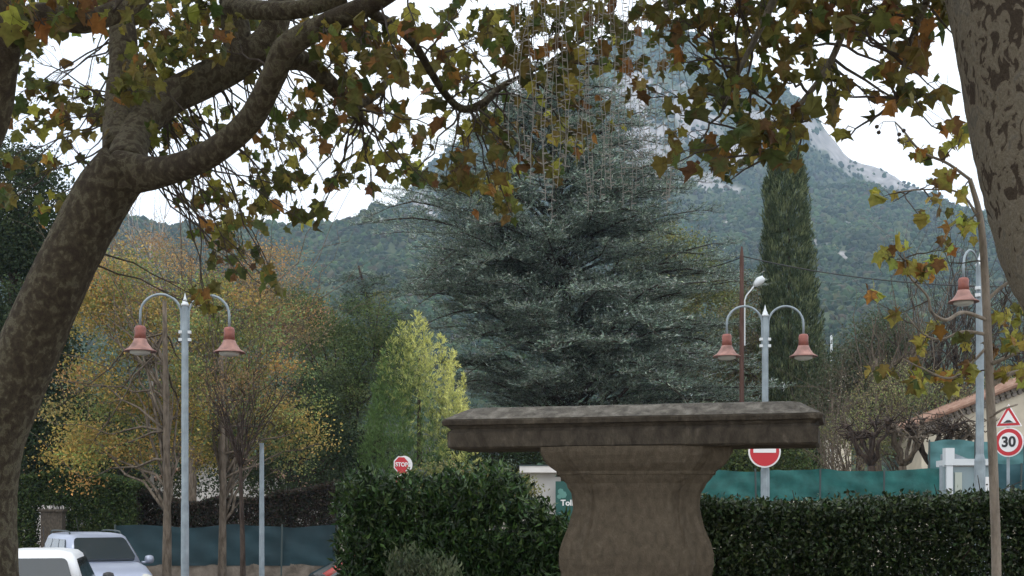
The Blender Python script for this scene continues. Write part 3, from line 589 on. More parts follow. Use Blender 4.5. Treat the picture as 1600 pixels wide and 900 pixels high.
# ------------------------------------------------------------------ houses, walls, fences
def fence(name, label, pts, d, ytop, ybot, m, posts, cat='fence'):
    """netting hung between posts; pts: px of each post"""
    x0, x1 = hx(pts[0], d), hx(pts[-1], d); root = thing(name, label, cat, ((x0 + x1) / 2, d, float(gz((x0 + x1) / 2, d))))
    n = 90; X = np.linspace(x0, x1, n); zt = EYE + (800 - ytop) / F * d; zb = EYE + (800 - ybot) / F * d; R_ = 10; V = []
    for k in range(R_ + 1):
        t = k / R_; sagg = .035 * np.sin((X - x0) * 2.2) * t ** 2
        V.append(np.c_[X, d + .05 * (fbm(X * 1.3, X * 0 + k * .5, 3) - .5) * 2 + .02 * np.sin(X * 5 + k), zb + (zt - zb) * t + sagg + (.05 * (vnoise(X * 2.3, X * 0) - .5) if k == R_ else 0)])
    V = np.concatenate(V); i, j = np.meshgrid(np.arange(R_), np.arange(n - 1), indexing='ij'); i = i.ravel(); j = j.ravel()
    g = G().add(V, np.stack([i * n + j, i * n + j + 1, (i + 1) * n + j + 1, (i + 1) * n + j], 1)); g.build('netting', m, root, smooth=True)
    for p in pts:
        x = hx(p, d); zg = float(gz(x, d)); G().add(*tube([[x, d - .09, zg], [x + rng.normal() * .03, d - .09, zt + .05]], .025, 6)).build('post', M['post'], root)
    return root
def wallbox(name, label, x0, x1, d, th, ztop, m, cat='wall'):
    n = 14; X = np.linspace(x0, x1, n + 1); g = G()
    Ls = [np.array([[x, d, gz(x, d) - .1], [x, d + th, gz(x, d) - .1], [x, d + th, ztop], [x, d, ztop]]) for x in X]
    g.add(*loops(Ls)); return tag(g.build(name, m), label, cat)
fence('netting_fence', 'bright green netting fence with dark posts behind the right hedge', [1040, 1182, 1279, 1378, 1470], 32, 735, 786, M['net'], 5)
wallbox('low_wall', 'low cream wall under the bright green netting', hx(1030, 32), hx(1475, 32), 31.96, .2, EYE + (800 - 783) / F * 32, M['cream'])
fence('netting_fence', 'dark green netting screen behind the speed limit sign', [1540, 1590, 1680], 33.5, 727, 790, M['net_d'], 3)
fence('netting_fence', 'upper blue green netting screen in front of the cream house', [1450, 1520, 1600, 1690], 36, 690, 735, M['net_u'], 4)
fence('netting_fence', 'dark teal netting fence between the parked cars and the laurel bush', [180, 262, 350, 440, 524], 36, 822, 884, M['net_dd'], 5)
wallbox('low_wall', 'low old stone wall under the dark teal netting', hx(120, 36), hx(560, 36), 36.03, .25, EYE + (800 - 880) / F * 36, M['lowwall'])
fence('netting_fence', 'strip of green netting between the laurel bush and the white gatehouse', [700, 770, 832], 41, 757, 800, M['net_d'], 3)
# gate post under the left hedge
g = G(); x, d = hx(83, 37.2), 37.2; g.add(*box((x, d, .66), (.62, .3, 2.12))); g.add(*box((x, d, 1.75), (.70, .4, .07)))
tag(g.build('gate_post', M['stone']), 'grey stone gate post under the left hedge behind the silver car', 'gate post')

def gable_house(name, label, x0, x1, y0, y1, zeave, zridge, wallm, ridge_x=None, over=.4, windows=()):
    zb = float(gz((x0 + x1) / 2, y0)) - .1; root = thing(name, label, 'house', ((x0 + x1) / 2, (y0 + y1) / 2, zb)); xm = (x0 + x1) / 2 if ridge_x is None else ridge_x
    sec = np.array([[x0, zb], [x1, zb], [x1, zeave], [xm, zridge], [x0, zeave]])
    Ls = [np.c_[sec[:, 0], np.full(5, y), sec[:, 1]] for y in (y0, y1)]; G().add(*loops(Ls)).build('wall', wallm, root)
    g = G()
    for (xa, za, xb, zb_) in ((x0, zeave, xm, zridge), (x1, zeave, xm, zridge)):
        sl = (zb_ - za) / (xb - xa); o = over * (-1 if xa < xb else 1); a = (xa + o, za + sl * o)
        m = 40; 
        for r in range(int((y1 - y0 + 2 * over) / .24) + 1):
            yy = y0 - over + r * .24; p0 = np.array([a[0], yy, a[1] + .05]); p1 = np.array([xb, yy, zb_ + .05]); g.add(*tube(np.linspace(p0, p1, 6), .10, 8))
        Vb = np.array([[a[0], y0 - over, a[1]], [xb, y0 - over, zb_], [xb, y1 + over, zb_], [a[0], y1 + over, a[1]]]); g.add(np.vstack([Vb + [0, 0, .03], Vb - [0, 0, .06]]), np.array([[0, 1, 2, 3], [7, 6, 5, 4], [0, 4, 5, 1], [1, 5, 6, 2], [2, 6, 7, 3], [3, 7, 4, 0]]))
    rf = g.build('roof', M['tile'], root)
    return root, sec
# right house: gable end to the camera, only its left slope in view
d = 45; root, sec = gable_house('cream_house', 'cream house with a sloping clay tile roof behind the netting, right edge', hx(1440, d), hx(1440, d) + 11.5, d, d + 2.6, EYE + (800 - 660) / F * d, EYE + (800 - 660) / F * d + 2.25, M['cream'])
g = G(); e0 = np.array([hx(1440, d) - .38, sec[4, 1] - .13]); sl = (sec[3, 1] - sec[4, 1]) / (sec[3, 0] - sec[4, 0])
for r_, (off, zz) in enumerate([(.0, -.16), (.0, -.36)]):
    for k in range(30):
        x = e0[0] + .5 + .2 * k + .1 * r_; z = e0[1] + sl * (x - e0[0]) + zz + .06; g.add(*tube([[x, d - .26 + .12 * r_, z], [x, d + .02, z]], .085, 8))
g.build('eaves_course', M['genoise'], root)
g = G(); x = hx(1560, d); 
# left house
d = 60; root, sec = gable_house('white_house', 'pale house with tiled roof glimpsed through the left hedge', hx(190, d), hx(500, d), d, d + 7, 2.6, 4.3, M['white_wall'])
for px in (240, 330, 430):
    g = G(); g.add(*box((hx(px, d), d - .02, 1.4), (1.1, .06, 1.3))); wn = g.build('window', M['white_steel'], root)
    G().add(*box((hx(px, d), d - .055, 1.4), (.95, .02, 1.15))).build('pane', M['glass'], wn)
d = 62; gable_house('pink_house', 'pinkish white house corner behind the far left hedge', hx(10, d), hx(80, d), d, d + 6, 2.9, 3.7, M['white_wall'])
# far small roof beyond the right trees
d = 130; gable_house('far_house', 'small distant tan house below the wooded slope, right of the cypress', hx(1306, d), hx(1330, d), d, d + 6, EYE + (800 - 585) / F * d, EYE + (800 - 577) / F * d, M['cream'], over=.2)

# white gatehouse with flat roof
d = 42; z = lambda py: EYE + (800 - py) / F * d; x0, x1 = hx(829, d), hx(868, d); zg = float(gz(x0, d))
root = thing('gatehouse', 'small white gatehouse with a flat overhanging roof left of the pedestal', 'small building', ((x0 + x1) / 2, d + .5, zg))
G().add(*box(((x0 + x1) / 2, d + .6, (zg - .1 + z(739)) / 2), (x1 - x0, 1.2, z(739) - zg + .1))).build('wall', M['white_wall'], root)
xa, xb = hx(812, d), hx(886, d)
G().add(*box(((xa + xb) / 2, d + .5, (z(739) + z(729)) / 2), (xb - xa, 2.0, z(729) - z(739)))).build('roof', M['white_wall'], root)
G().add(*box(((xa + xb) / 2, d + .5, z(728)), (xb - xa + .04, 2.04, .04))).build('roof_edge', M['post'], root)
G().add(*box((hx(872, d), d + .3, z(748.5)), (.18, .5, z(745) - z(752)))).build('bracket', M['white_wall'], root)

def text_part(s, size, loc, yaw, m, parent, name='lettering', ext=.004, bold=0):
    cu = bpy.data.curves.new(name, 'FONT'); cu.body = s; cu.size = size; cu.align_x = 'CENTER'; cu.align_y = 'CENTER'; cu.extrude = ext; cu.offset = bold
    t = bpy.data.objects.new(name, cu); C.objects.link(t); bpy.context.view_layer.update()
    me = bpy.data.meshes.new_from_object(t.evaluated_get(bpy.context.evaluated_depsgraph_get())); bpy.data.objects.remove(t)
    o = bpy.data.objects.new(name, me); C.objects.link(o); me.materials.clear(); me.materials.append(m)
    o.parent = parent; o.location = np.asarray(loc) - np.array(parent.location); o.rotation_euler = (rad(90), 0, yaw); return o
# green banner with white letters beside the gatehouse
d = 41.5; z = lambda py: EYE + (800 - py) / F * d
root = thing('banner', 'dark green banner with white letters beside the gatehouse, half behind the pedestal', 'banner', (hx(905, d), d, float(gz(hx(905, d), d))))
G().add(*box((hx(905, d), d, (z(752) + z(815)) / 2), (hx(942, d) - hx(868, d), .04, z(752) - z(815)))).build('panel', mat('banner_green', (.012, .08, .07), .6, var=.2, vscale=2), root)
for xx in (hx(870, d), hx(940, d)): G().add(*tube([[xx, d + .05, gz(xx, d)], [xx, d + .05, z(752)]], .03, 6)).build('post', M['post'], root)
text_part('Toll', .26, (hx(886, d), d - .025, z(786)), 0, M['white'], root, bold=.008)
g = G(); e = lambda a, b: P(a, b, d)
for (a, b, r_) in ((876, 768, .10), (880, 773, .12), (874, 776, .08)): g.add(*xf(lathe([(r_ * .3, -.006), (r_, -.004), (r_, .004), (r_ * .3, .006)], (0, 0, 0), 7), (hx(a, d), d - .03, z(b)), 0, rad(90)))
g.build('emblem', mat('banner_emblem', (.10, .25, .22), .7), root)

# pale shelter at the right
def shelter():
    d = 28; z = lambda py: EYE + (800 - py) / F * d; X = lambda px: hx(px, d); zg = float(gz(X(1500), d))
    root = thing('shelter', 'pale grey glazed shelter with a square white pillar behind the right hedge', 'shelter', (X(1510), d, zg))
    def b(x0, x1, y0, y1, dep, th): return box(((X(x0) + X(x1)) / 2, d + dep + th / 2, (z(y0) + (z(y1) if y1 else zg)) / 2), (X(x1) - X(x0), th, z(y0) - (z(y1) if y1 else zg)))
    G().add(*b(1479, 1489, 727, None, 0, .16)).build('pillar', M['white_steel'], root)
    G().add(*b(1477, 1491, 700, 727, -.02, .2)).build('pillar_cap', M['white_steel'], root)
    G().add(*b(1491, 1556, 717, 727, 0, 1.2)).build('roof', M['white_steel'], root)
    g = G(); g.add(np.array([[X(1491), d + .1, z(717)], [X(1516), d + .1, z(717)], [X(1491), d + .1, z(707)], [X(1491), d + .9, z(717)], [X(1516), d + .9, z(717)], [X(1491), d + .9, z(707)]]), [np.array([[0, 1, 2], [5, 4, 3]]), np.array([[1, 4, 5, 2], [0, 2, 5, 3], [0, 3, 4, 1]])]); g.build('gable', M['galv'], root)
    for a, c in ((1470, 1474), (1526, 1530), (1553, 1556)): G().add(*b(a, c, 727, None, .05, .05)).build('post', M['cream' if a == 1526 else 'galv'], root)
    for a, c in ((1474, 1479), (1489, 1526), (1530, 1553)): G().add(*b(a, c, 729, 830, .07, .01)).build('pane', M['pane'], root)
    G().add(*b(1493, 1504, 738, 800, .03, .03)).build('notice_board', mat('pale_board', (.42, .46, .40), .7), root)
    G().add(*b(1538, 1546, 745, 768, .02, .03)).build('notice', M['white'], root)
    G().add(*b(1541, 1544, 756, 758, .012, .006)).build('notice_mark', M['black'], root)
shelter()

# ------------------------------------------------------------------ street lamps
def street_lamp(px, d, ytop, label, double=True, sgn=-1, sm=1.0, yaw=0, r0=.085):
    x = hx(px, d); zg = float(gz(x, d)); root = thing('street_lamp', label, 'street lamp', (x, d, zg), 'grey street lamps with copper shades')
    zt = EYE + (800 - ytop) / F * d; s = .0125 * sm
    G().add(*lathe([(r0 * 1.5, 0), (r0 * 1.5, .25), (r0, .32), (r0, 1.2), (r0 * .98, 2.2), (.062, 2.3), (.06, zt - zg - .19)], (x, d, zg), 12)).build('pole', M['galv'], root, smooth=False)
    G().add(*lathe([(.068, -.2), (.068, -.17), (.05, -.15), (.045, -.12), (.03, -.09), (.012, -.03), (.003, 0.02)], (x, d, zt), 12)).build('finial', M['white_steel'], root, smooth=True)
    for sd in ((-1, 1) if double else (sgn,)):
        u = np.array([math.cos(yaw) * sd, math.sin(yaw) * sd, 0]); pts = []
        R_ = 26.5 * s; cx_ = 31 * s
        pts.append(np.array([x, d, zt - 64 * s]) + u * (cx_ - R_)); pts.append(np.array([x, d, zt - 40 * s]) + u * (cx_ - R_))
        for a in np.linspace(180, 0, 15): pts.append(np.array([x, d, zt - 27 * s + math.sin(rad(a)) * R_]) + u * (cx_ + math.cos(rad(a)) * R_))
        pts.append(np.array([x, d, zt - 44 * s]) + u * (cx_ + R_))
        G().add(*tube(pts, .021 * sm, 8)).build('arm', M['galv'], root, smooth=True)
        for k in (50, 60): G().add(*box(np.array([x, d, zt - k * s]) + u * .055, (.10, .07, .05), yaw)).build('bracket', M['white_steel'], root)
        c = np.array([x, d, zt]) + u * (cx_ + R_)
        sh = G().add(*lathe([(7.5 * s, -59 * s), (10 * s, -65 * s), (15 * s, -72 * s), (21.0 * s, -75.5 * s), (21.0 * s, -76.5 * s), (14 * s, -73 * s)], c, 28)).build('lamp_shade', M['copper'], root, smooth=True)
        G().add(*lathe([(3 * s, -42 * s), (6 * s, -43 * s), (7.4 * s, -46 * s), (7 * s, -52 * s), (7.8 * s, -59.5 * s), (6 * s, -60 * s)], c, 20)).build('cap', M['copper_d'], sh, smooth=True)
        G().add(*lathe([(14 * s, -75 * s), (13 * s, -79 * s), (8 * s, -81 * s), (2 * s, -81.5 * s)], c, 20)).build('lamp_bowl', M['bowl'], sh, smooth=True)
    return root
street_lamp(1195.5, 24, 478, 'grey street lamp with two copper shades rising behind the stone slab')
street_lamp(289, 22, 460, 'grey street lamp with two copper shades among the yellow trees at left', sm=1.04, yaw=.12, r0=.07)
street_lamp(1531, 20, 396, 'grey street lamp with one copper shade behind the young plane tree at right', double=False, sgn=-1, sm=.88, yaw=.84)

# thin grey post in front of the left fence
x = hx(409, 26); g = G(); g.add(*lathe([(.06, 0), (.055, 1), (.045, 3.5)], (x, 26, float(gz(x, 26))), 8)); po = tag(g.build('metal_post', M['galv']), 'thin grey metal post right of the dark vase shaped tree', 'post')

# ------------------------------------------------------------------ road signs
def disc(c, r, th, yaw, n=36): return xf(lathe([(r, -th / 2), (r, th / 2)], (0, 0, 0), n), c, yaw, rad(90))
def fwd(yaw): return np.array([math.sin(yaw), -math.cos(yaw), 0])
# no entry, on the lamp pole
d = 23.85; c = P(1194.5, 705.5, d); root = thing('no_entry_sign', 'round red no entry sign under the right end of the slab', 'road sign', c)
G().add(*disc(c, .302, .02, 0)).build('plate', M['white'], root)
G().add(*disc(c + [0, -.013, 0], .272, .006, 0)).build('red_disc', M['red'], root)
G().add(*box(c + [0, -.019, .03], (.42, .006, .105))).build('bar', M['white'], root)
# speed limit and bump warning
d = 27; yaw = rad(-40); xp = hx(1577, d); root = thing('speed_limit_sign', 'round 30 speed limit sign under a triangular bump warning on one pole', 'road sign', (xp, d, float(gz(xp, d))))
yw = -yaw * -1
YW = rad(-42)
G().add(*tube([[xp, d + .06, gz(xp, d)], [xp, d + .06, EYE + (800 - 640) / F * d]], .035, 8)).build('pole', M['galv'], root)
c = P(1576.5, 691, d); n_ = fwd(YW)
G().add(*disc(c, .31, .02, YW)).build('rim', M['white'], root)
G().add(*disc(c + n_ * .013, .285, .006, YW)).build('red_ring', M['red'], root)
G().add(*disc(c + n_ * .018, .205, .006, YW)).build('white_disc', M['white'], root)
text_part('30', .30, c + n_ * .024, YW, M['black'], root, bold=.010)
def tri(c, h, w, th, yaw, off): 
    V = np.array([[-w / 2, 0, -h / 2], [w / 2, 0, -h / 2], [0, 0, h / 2]]); V = np.vstack([V - [0, th / 2, 0], V + [0, th / 2, 0]]) ; V[:, 1] -= off
    return xf((V, [np.array([[0, 1, 2], [5, 4, 3]]), np.array([[0, 3, 4, 1], [1, 4, 5, 2], [2, 5, 3, 0]])]), c, yaw)
c = P(1576, 649, d)
G().add(*tri(c, .48, .56, .02, YW, 0)).build('triangle_rim', M['white'], root)
G().add(*tri(c + [0, 0, -.005], .42, .50, .006, YW, .014)).build('triangle_red', M['red'], root)
G().add(*tri(c + [0, 0, -.03], .27, .33, .006, YW, .019)).build('triangle_white', M['white'], root)
u = np.array([math.cos(YW), math.sin(YW), 0]); g = G()
pts = [(-.11, -.14), (.11, -.14), (.07, -.115), (.03, -.085), (-.03, -.085), (-.07, -.115)]
V = np.array([c + u * a + n_ * .026 + [0, 0, b - .015] for a, b in pts] + [c + u * a + n_ * .021 + [0, 0, b - .015] for a, b in pts]); m = 6
g.add(V, [np.arange(6)[None], np.arange(6, 12)[None, ::-1], np.array([[k, 6 + k, 6 + (k + 1) % 6, (k + 1) % 6] for k in range(6)])]); g.build('bump_symbol', M['black'], root)
# stop sign
d = 45; c = P(627, 726, d); xp = c[0]; root = thing('stop_sign', 'small red octagonal STOP sign above the laurel bush', 'road sign', (xp, d, float(gz(xp, d))))
YS = rad(32); n_ = fwd(YS); u = np.array([math.cos(YS), math.sin(YS), 0])
G().add(*tube([[xp, d + .05, gz(xp, d)], [xp, d + .05, c[2] + .2]], .035, 8)).build('pole', M['galv'], root)
def octa(c, r, th): 
    V, f_ = lathe([(r, -th / 2), (r, th / 2)], (0, 0, 0), 8); a = rad(22.5); R2 = np.array([[math.cos(a), -math.sin(a), 0], [math.sin(a), math.cos(a), 0], [0, 0, 1]]); return xf((V @ R2.T, f_), c, YS, rad(90))
G().add(*octa(c, .315, .02)).build('rim', M['white'], root); G().add(*octa(c + n_ * .014, .28, .006)).build('red_plate', M['red'], root)
text_part('STOP', .20, c + n_ * .02, YS, M['white'], root, bold=.006)
G().add(*disc(c + [.10, .12, 0], .315, .02, YS)).build('back_plate', M['white'], root)
c2 = P(628, 755, d); G().add(*disc(c2, .30, .02, YS)).build('lower_rim', M['white'], root); G().add(*disc(c2 + n_ * .014, .27, .006, YS)).build('lower_red', M['red'], root); G().add(*disc(c2 + n_ * .019, .17, .006, YS)).build('lower_white', M['white'], root)
G().add(*box(P(628, 738, d), (.35, .02, .08), YS)).build('sub_plate', M['red'], root)
G().add(*box(P(628, 774, d), (.30, .02, .16), YS)).build('orange_plate', mat('orange', (.5, .13, .03), .6), root)

# ------------------------------------------------------------------ utility pole, lamp, wires
d = 50; x = hx(1159, d); zg = float(gz(x, d)); root = thing('utility_pole', 'brown wooden utility pole left of the cypress', 'utility pole', (x, d, zg))
G().add(*lathe([(.12, 0), (.095, 5), (.08, EYE + 400 / F * d - zg), (.03, EYE + 415 / F * d - zg)], (x, d, zg), 10)).build('pole', M['wood'], root)
G().add(*tube([P(1163.5, 540, d), P(1163.5, 470, d), P(1166, 462, d), P(1180, 445, d)], .03, 6)).build('lamp_arm', M['white_steel'], root)
hd = G().add(*tube(np.array([P(1178, 447, d), P(1181, 444, d), P(1186, 439, d), P(1192, 436, d), P(1195, 436.5, d)]), [.05, .12, .17, .14, .03], 10)); hd.build('lamp_head', M['white_steel'], root, smooth=True)
for k, (a, b, sg) in enumerate([((1159, 402, 50), (1010, 425, 62), .8), ((1159, 400, 50), (1760, 442, 40), 1.5)]):
    p0, p1 = P(*a), P(*b); t = np.linspace(0, 1, 40)[:, None]; q = p0 + (p1 - p0) * t; q[:, 2] -= sg * 4 * t[:, 0] * (1 - t[:, 0]) * .35
    tag(G().add(*tube(q, .022, 5)).build('power_cable', M['wire']), ['black cable running left from the wooden pole into the trees', 'black cable running right from the wooden pole past the cypress'][k], 'cable')
d = 90; x = hx(1299, d); tag(G().add(*lathe([(.09, 0), (.08, EYE + 275 / F * d - float(gz(x, d))), (.02, EYE + 276 / F * d - float(gz(x, d)))], (x, d, float(gz(x, d))), 8)).build('white_mast', M['white_steel']), 'slender white mast right of the cypress', 'mast')

# ------------------------------------------------------------------ cars
def rrect(x0, x1, w0, w1, z, r=.12, k=4):
    """rounded loop: x from x0 (rear, half width w0) to x1 (front, half width w1)"""
    P_ = []
    for cx_, cy_, a0 in ((x1 - r, w1 - r, 0), (x0 + r, w0 - r, 90), (x0 + r, -(w0 - r), 180), (x1 - r, -(w1 - r), 270)):
        for a in np.linspace(a0, a0 + 90, k): P_.append((cx_ + math.cos(rad(a)) * r, cy_ + math.sin(rad(a)) * r, z))
    return np.array(P_)
def car(name, label, loc, yaw, paint, Lc, Wc, H, belt, xr, xf0, rr_, rf, rails=False, rear=.5):
    root = thing(name, label, 'car', loc); hw = Wc / 2; hl = Lc / 2
    place = lambda VF: (xf(VF, (0, 0, 0), yaw)[0] + np.asarray(loc), VF[1])
    body = [rrect(-hl + .12, hl - .15, hw - .12, hw - .2, .2, .25), rrect(-hl + .02, hl - .03, hw - .03, hw - .12, .34, .3), rrect(-hl, hl, hw, hw - .08, .55, .3),
            rrect(-hl + .04, hl - .12, hw, hw - .10, belt - .22, .3), rrect(-hl + .07, hl - .45, hw - .03, hw - .14, belt - .06, .3), rrect(-hl + .12, hl - .85, hw - .09, hw - .2, belt + .015, .28)]
    cab = [rrect(xr, xf0, hw - .09, hw - .12, belt - .02, .16), rrect(rr_, rf, hw - .25, hw - .27, H - .085, .18), rrect(rr_ + .07, rf - .09, hw - .31, hw - .33, H - .03, .2), rrect(rr_ + .25, rf - .3, hw - .5, hw - .5, H, .2)]
    g = G(); g.add(*place(loops(body))); g.add(*place(loops(cab))); bd = g.build('body', paint, root, smooth=True)
    # glazing: patches a few mm proud of the cab
    def patch(c4, off, inset=(.06, .10), m=6):
        c4 = np.array(c4, float); u_, v_ = inset; V = []
        nn = nrm(np.cross(c4[1] - c4[0], c4[3] - c4[0]))
        # rounded outline inside the quad
        o = []
        for su, sv, a0 in ((1 - u_, v_, 270), (1 - u_, 1 - v_, 0), (u_, 1 - v_, 90), (u_, v_, 180)):
            for a in np.linspace(a0, a0 + 90, 4):
                ru = .06; rv = .14; uu = su + (math.cos(rad(a)) - math.copysign(1, su - .5)) * ru; vv = sv + (math.sin(rad(a)) - math.copysign(1, sv - .5)) * rv
                p = (c4[0] * (1 - uu) + c4[1] * uu) * (1 - vv) + (c4[3] * (1 - uu) + c4[2] * uu) * vv; o.append(p)
        o = np.array(o); return loops([o - nn * .05, o + nn * off])
    b_, t_ = belt + .02, H - .1; bw, tw = hw - .10, hw - .255
    quads = [('windscreen', [(xf0 - .01, bw - .08, b_), (xf0 - .01, -bw + .08, b_), (rf + .0, -tw + .06, t_), (rf + .0, tw - .06, t_)]),
             ('rear_window', [(xr + .0, -bw + .08, b_ + .03), (xr + .0, bw - .08, b_ + .03), (rr_ + .0, tw - .06, t_), (rr_ + .0, -tw + .06, t_)])]
    cuts = [.07, .36, .66, .92]
    for s_ in (1, -1):
        for a, c_ in zip(cuts[:-1], cuts[1:]):
            X0, X1 = xr + .06, xf0 - .06; T0, T1 = rr_ + .02, rf - .02
            q = [(X0 + (X1 - X0) * a, s_ * bw, b_), (X0 + (X1 - X0) * c_, s_ * bw, b_), (T0 + (T1 - T0) * c_, s_ * tw, t_), (T0 + (T1 - T0) * a, s_ * tw, t_)]
            if s_ > 0: q = [q[1], q[0], q[3], q[2]]
            quads.append(('side_window', q))
    for nm, q in quads: G().add(*place(patch(q, .022 if nm != 'side_window' else .012, (.045, .07)))).build(nm, M['glass'], root)
    for s_ in (1, -1):
        g = G(); g.add(*place(lathe([(.03, -.09), (.08, -.07), (.10, 0), (.08, .07), (.03, .09)], (xf0 - .25, s_ * (hw + .07), belt + .06), 10))); g.add(*place(box((xf0 - .25, s_ * (hw - .02), belt + .0), (.06, .14, .05)))); g.build('mirror', paint if rails else M['black'] , root, smooth=True)
        for xx in (-hl + .75, hl - .85):
            wc = (xx, s_ * (hw - .12), .31); ty = G().add(*place((xf(lathe([(.2, -.1), (.31, -.1), (.31, .1), (.2, .1)], (0, 0, 0), 24), wc, 0, rad(90))[0], lathe([(.2, -.1), (.31, -.1), (.31, .1), (.2, .1)], (0, 0, 0), 24)[1]))).build('tyre', M['black'], root)
            G().add(*place((xf(lathe([(.05, -.105), (.2, -.095), (.2, .095), (.05, .105)], (0, 0, 0), 16), wc, 0, rad(90))[0], lathe([(.05, -.105), (.2, -.095), (.2, .095), (.05, .105)], (0, 0, 0), 16)[1]))).build('rim', M['white_steel'], ty)
        G().add(*place(lathe([(.04, -.02), (.16, -.01), (.15, .05), (.04, .09)], (hl - .22, s_ * (hw - .3), belt - .28), 12))).build('headlight', M['bowl'], root, smooth=True)
        G().add(*place(box((-hl + .03, s_ * (hw - .2), belt - .12), (.08, .2, .3)))).build('tail_light', M['red'], root)
        if rails: G().add(*place(tube(smooth_path([(rr_ + .1, s_ * (hw - .33), H - .05), (rr_ + .25, s_ * (hw - .33), H + .03), (rf - .45, s_ * (hw - .35), H + .03), (rf - .25, s_ * (hw - .35), H - .05)], 5), .018, 6))).build('roof_rail', M['post'], root)
    G().add(*place(tube([(rf - .25 if not rails else rr_ + .3, 0, H - .02), ((rf - .5) if not rails else rr_, .0, H + .32)], .006, 4))).build('aerial', M['wire'], root)
    return root
silver = mat('silver_paint', (.36, .40, .50), .35, .3); whitep = mat('white_paint', (.78, .80, .82), .3); redp = mat('faded_red_paint', (.42, .07, .06), .4)
x = hx(126, 26.5); car('parked_car', 'silver people carrier with roof rails parked facing the camera', (x, 27.3, float(gz(x, 27.3))), math.atan2(-.86, .52), silver, 4.3, 1.75, 1.66, 1.04, -1.95, 1.15, -1.65, .45, rails=True)
x = hx(4, 17.8); car('parked_car', 'small white hatchback seen from behind, nearest the leaning plane trunk', (x, 19.4, float(gz(x, 19.4))), rad(104), whitep, 3.6, 1.62, 1.56, 1.0, -1.72, .95, -1.52, .3)
x = hx(562, 21); car('parked_car', 'red car mostly hidden by the laurel bush, in front of the teal netting', (x, 21.6, float(gz(x, 21.6))), rad(187), redp, 3.7, 1.6, 1.33, .86, -1.5, .95, -1.2, .3)

# ------------------------------------------------------------------ stone pedestal
def pedestal():
    cx_, cyy = hx(988, 5.8), 5.79; root = thing('stone_pedestal', 'massive weathered stone pedestal with a wide moulded slab on top', 'pedestal', (cx_, cyy, 0))
    yaw = rad(-15); W2, D2 = .842, .22
    def ring(z, ins, ch=.02, dense=True):
        a, b_ = W2 - ins, D2 - ins; pts = [(-a + ch, -b_), (a - ch, -b_), (a, -b_ + ch), (a, b_ - ch), (a - ch, b_), (-a + ch, b_), (-a, b_ - ch), (-a, -b_ + ch)]
        o = []
        for i in range(8):
            p, q = np.array(pts[i]), np.array(pts[(i + 1) % 8]); m = 16 if np.linalg.norm(q - p) > .5 else 1
            for t in range(m): o.append(p + (q - p) * t / m)
        o = np.array(o); jit = .0007 * rng.normal(size=(len(o), 2)); o = o + jit
        return np.c_[o, np.full(len(o), z) + .0006 * rng.normal(size=len(o))]
    prof = [(1.986, .12), (1.987, .032), (1.995, .022), (2.058, .020), (2.064, .026), (2.075, .034), (2.088, .020), (2.093, .004), (2.110, 0), (2.118, .004)]
    V, f_ = loops([ring(z, i_) for z, i_ in prof]); V, f_ = xf((V, f_), (cx_, cyy, 0), yaw)
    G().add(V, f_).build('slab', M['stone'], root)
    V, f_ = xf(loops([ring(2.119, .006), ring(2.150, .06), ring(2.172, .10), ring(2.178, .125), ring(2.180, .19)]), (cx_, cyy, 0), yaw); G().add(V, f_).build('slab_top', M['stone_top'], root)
    y2 = rad(-7)
    def plan(a, z, gr):
        f = a * .55; o = []
        for k in range(4):
            R = np.array([[math.cos(k * math.pi / 2), -math.sin(k * math.pi / 2)], [math.sin(k * math.pi / 2), math.cos(k * math.pi / 2)]])
            loc = [(a, -f), (a + .0, -f * .5), (a, 0), (a, f * .5), (a, f), (a - gr, f + gr * .9), (a - gr * .3 - .02 * a, f + (a - f) * .3), ((a + f) / 2 * 1.01, (a + f) / 2 * 1.01), (f + (a - f) * .3, a - gr * .3 - .02 * a), (f + gr * .9, a - gr)]
            o += [R @ np.array(p) for p in loc]
        o = np.array(o) + .0015 * rng.normal(size=(40, 2)); o[:, 1] *= .52; return np.c_[o, np.full(40, z)]
    s = .0029; k_ = s / 1.0
    pr = [(698, 147), (706, 146.5), (712, 144), (718, 141), (724, 137), (730, 130), (736, 122), (739, 121.5), (741, 121), (742, 118), (748, 114), (755, 107), (762, 104.5), (770, 100), (780, 98), (795, 97.5), (810, 100), (825, 105), (840, 111), (850, 114.5), (858, 117), (866, 118), (874, 118.5), (882, 118.5), (890, 117), (896, 116), (902, 115), (906, 122), (930, 124), (960, 128)]
    Ls = []
    for y, h in pr:
        gr = .028 * float(ss(742, 760, y)) * (1 - float(ss(852, 880, y))) + .004
        Ls.append(plan(h * k_, EYE + (800 - y) * .00283, gr))
    Ls.append(plan(.40, 1.22, .004)); Ls.append(plan(.42, .9, .004)); Ls.append(plan(.42, .30, .004)); Ls.append(plan(.55, .28, .003)); Ls.append(plan(.55, -.02, .003))
    Ls = Ls[::-1]; V, f_ = xf(loops(Ls), (cx_ + .017, cyy, 0), y2); G().add(V, f_).build('shaft', M['stone_warm'], root)
pedestal()

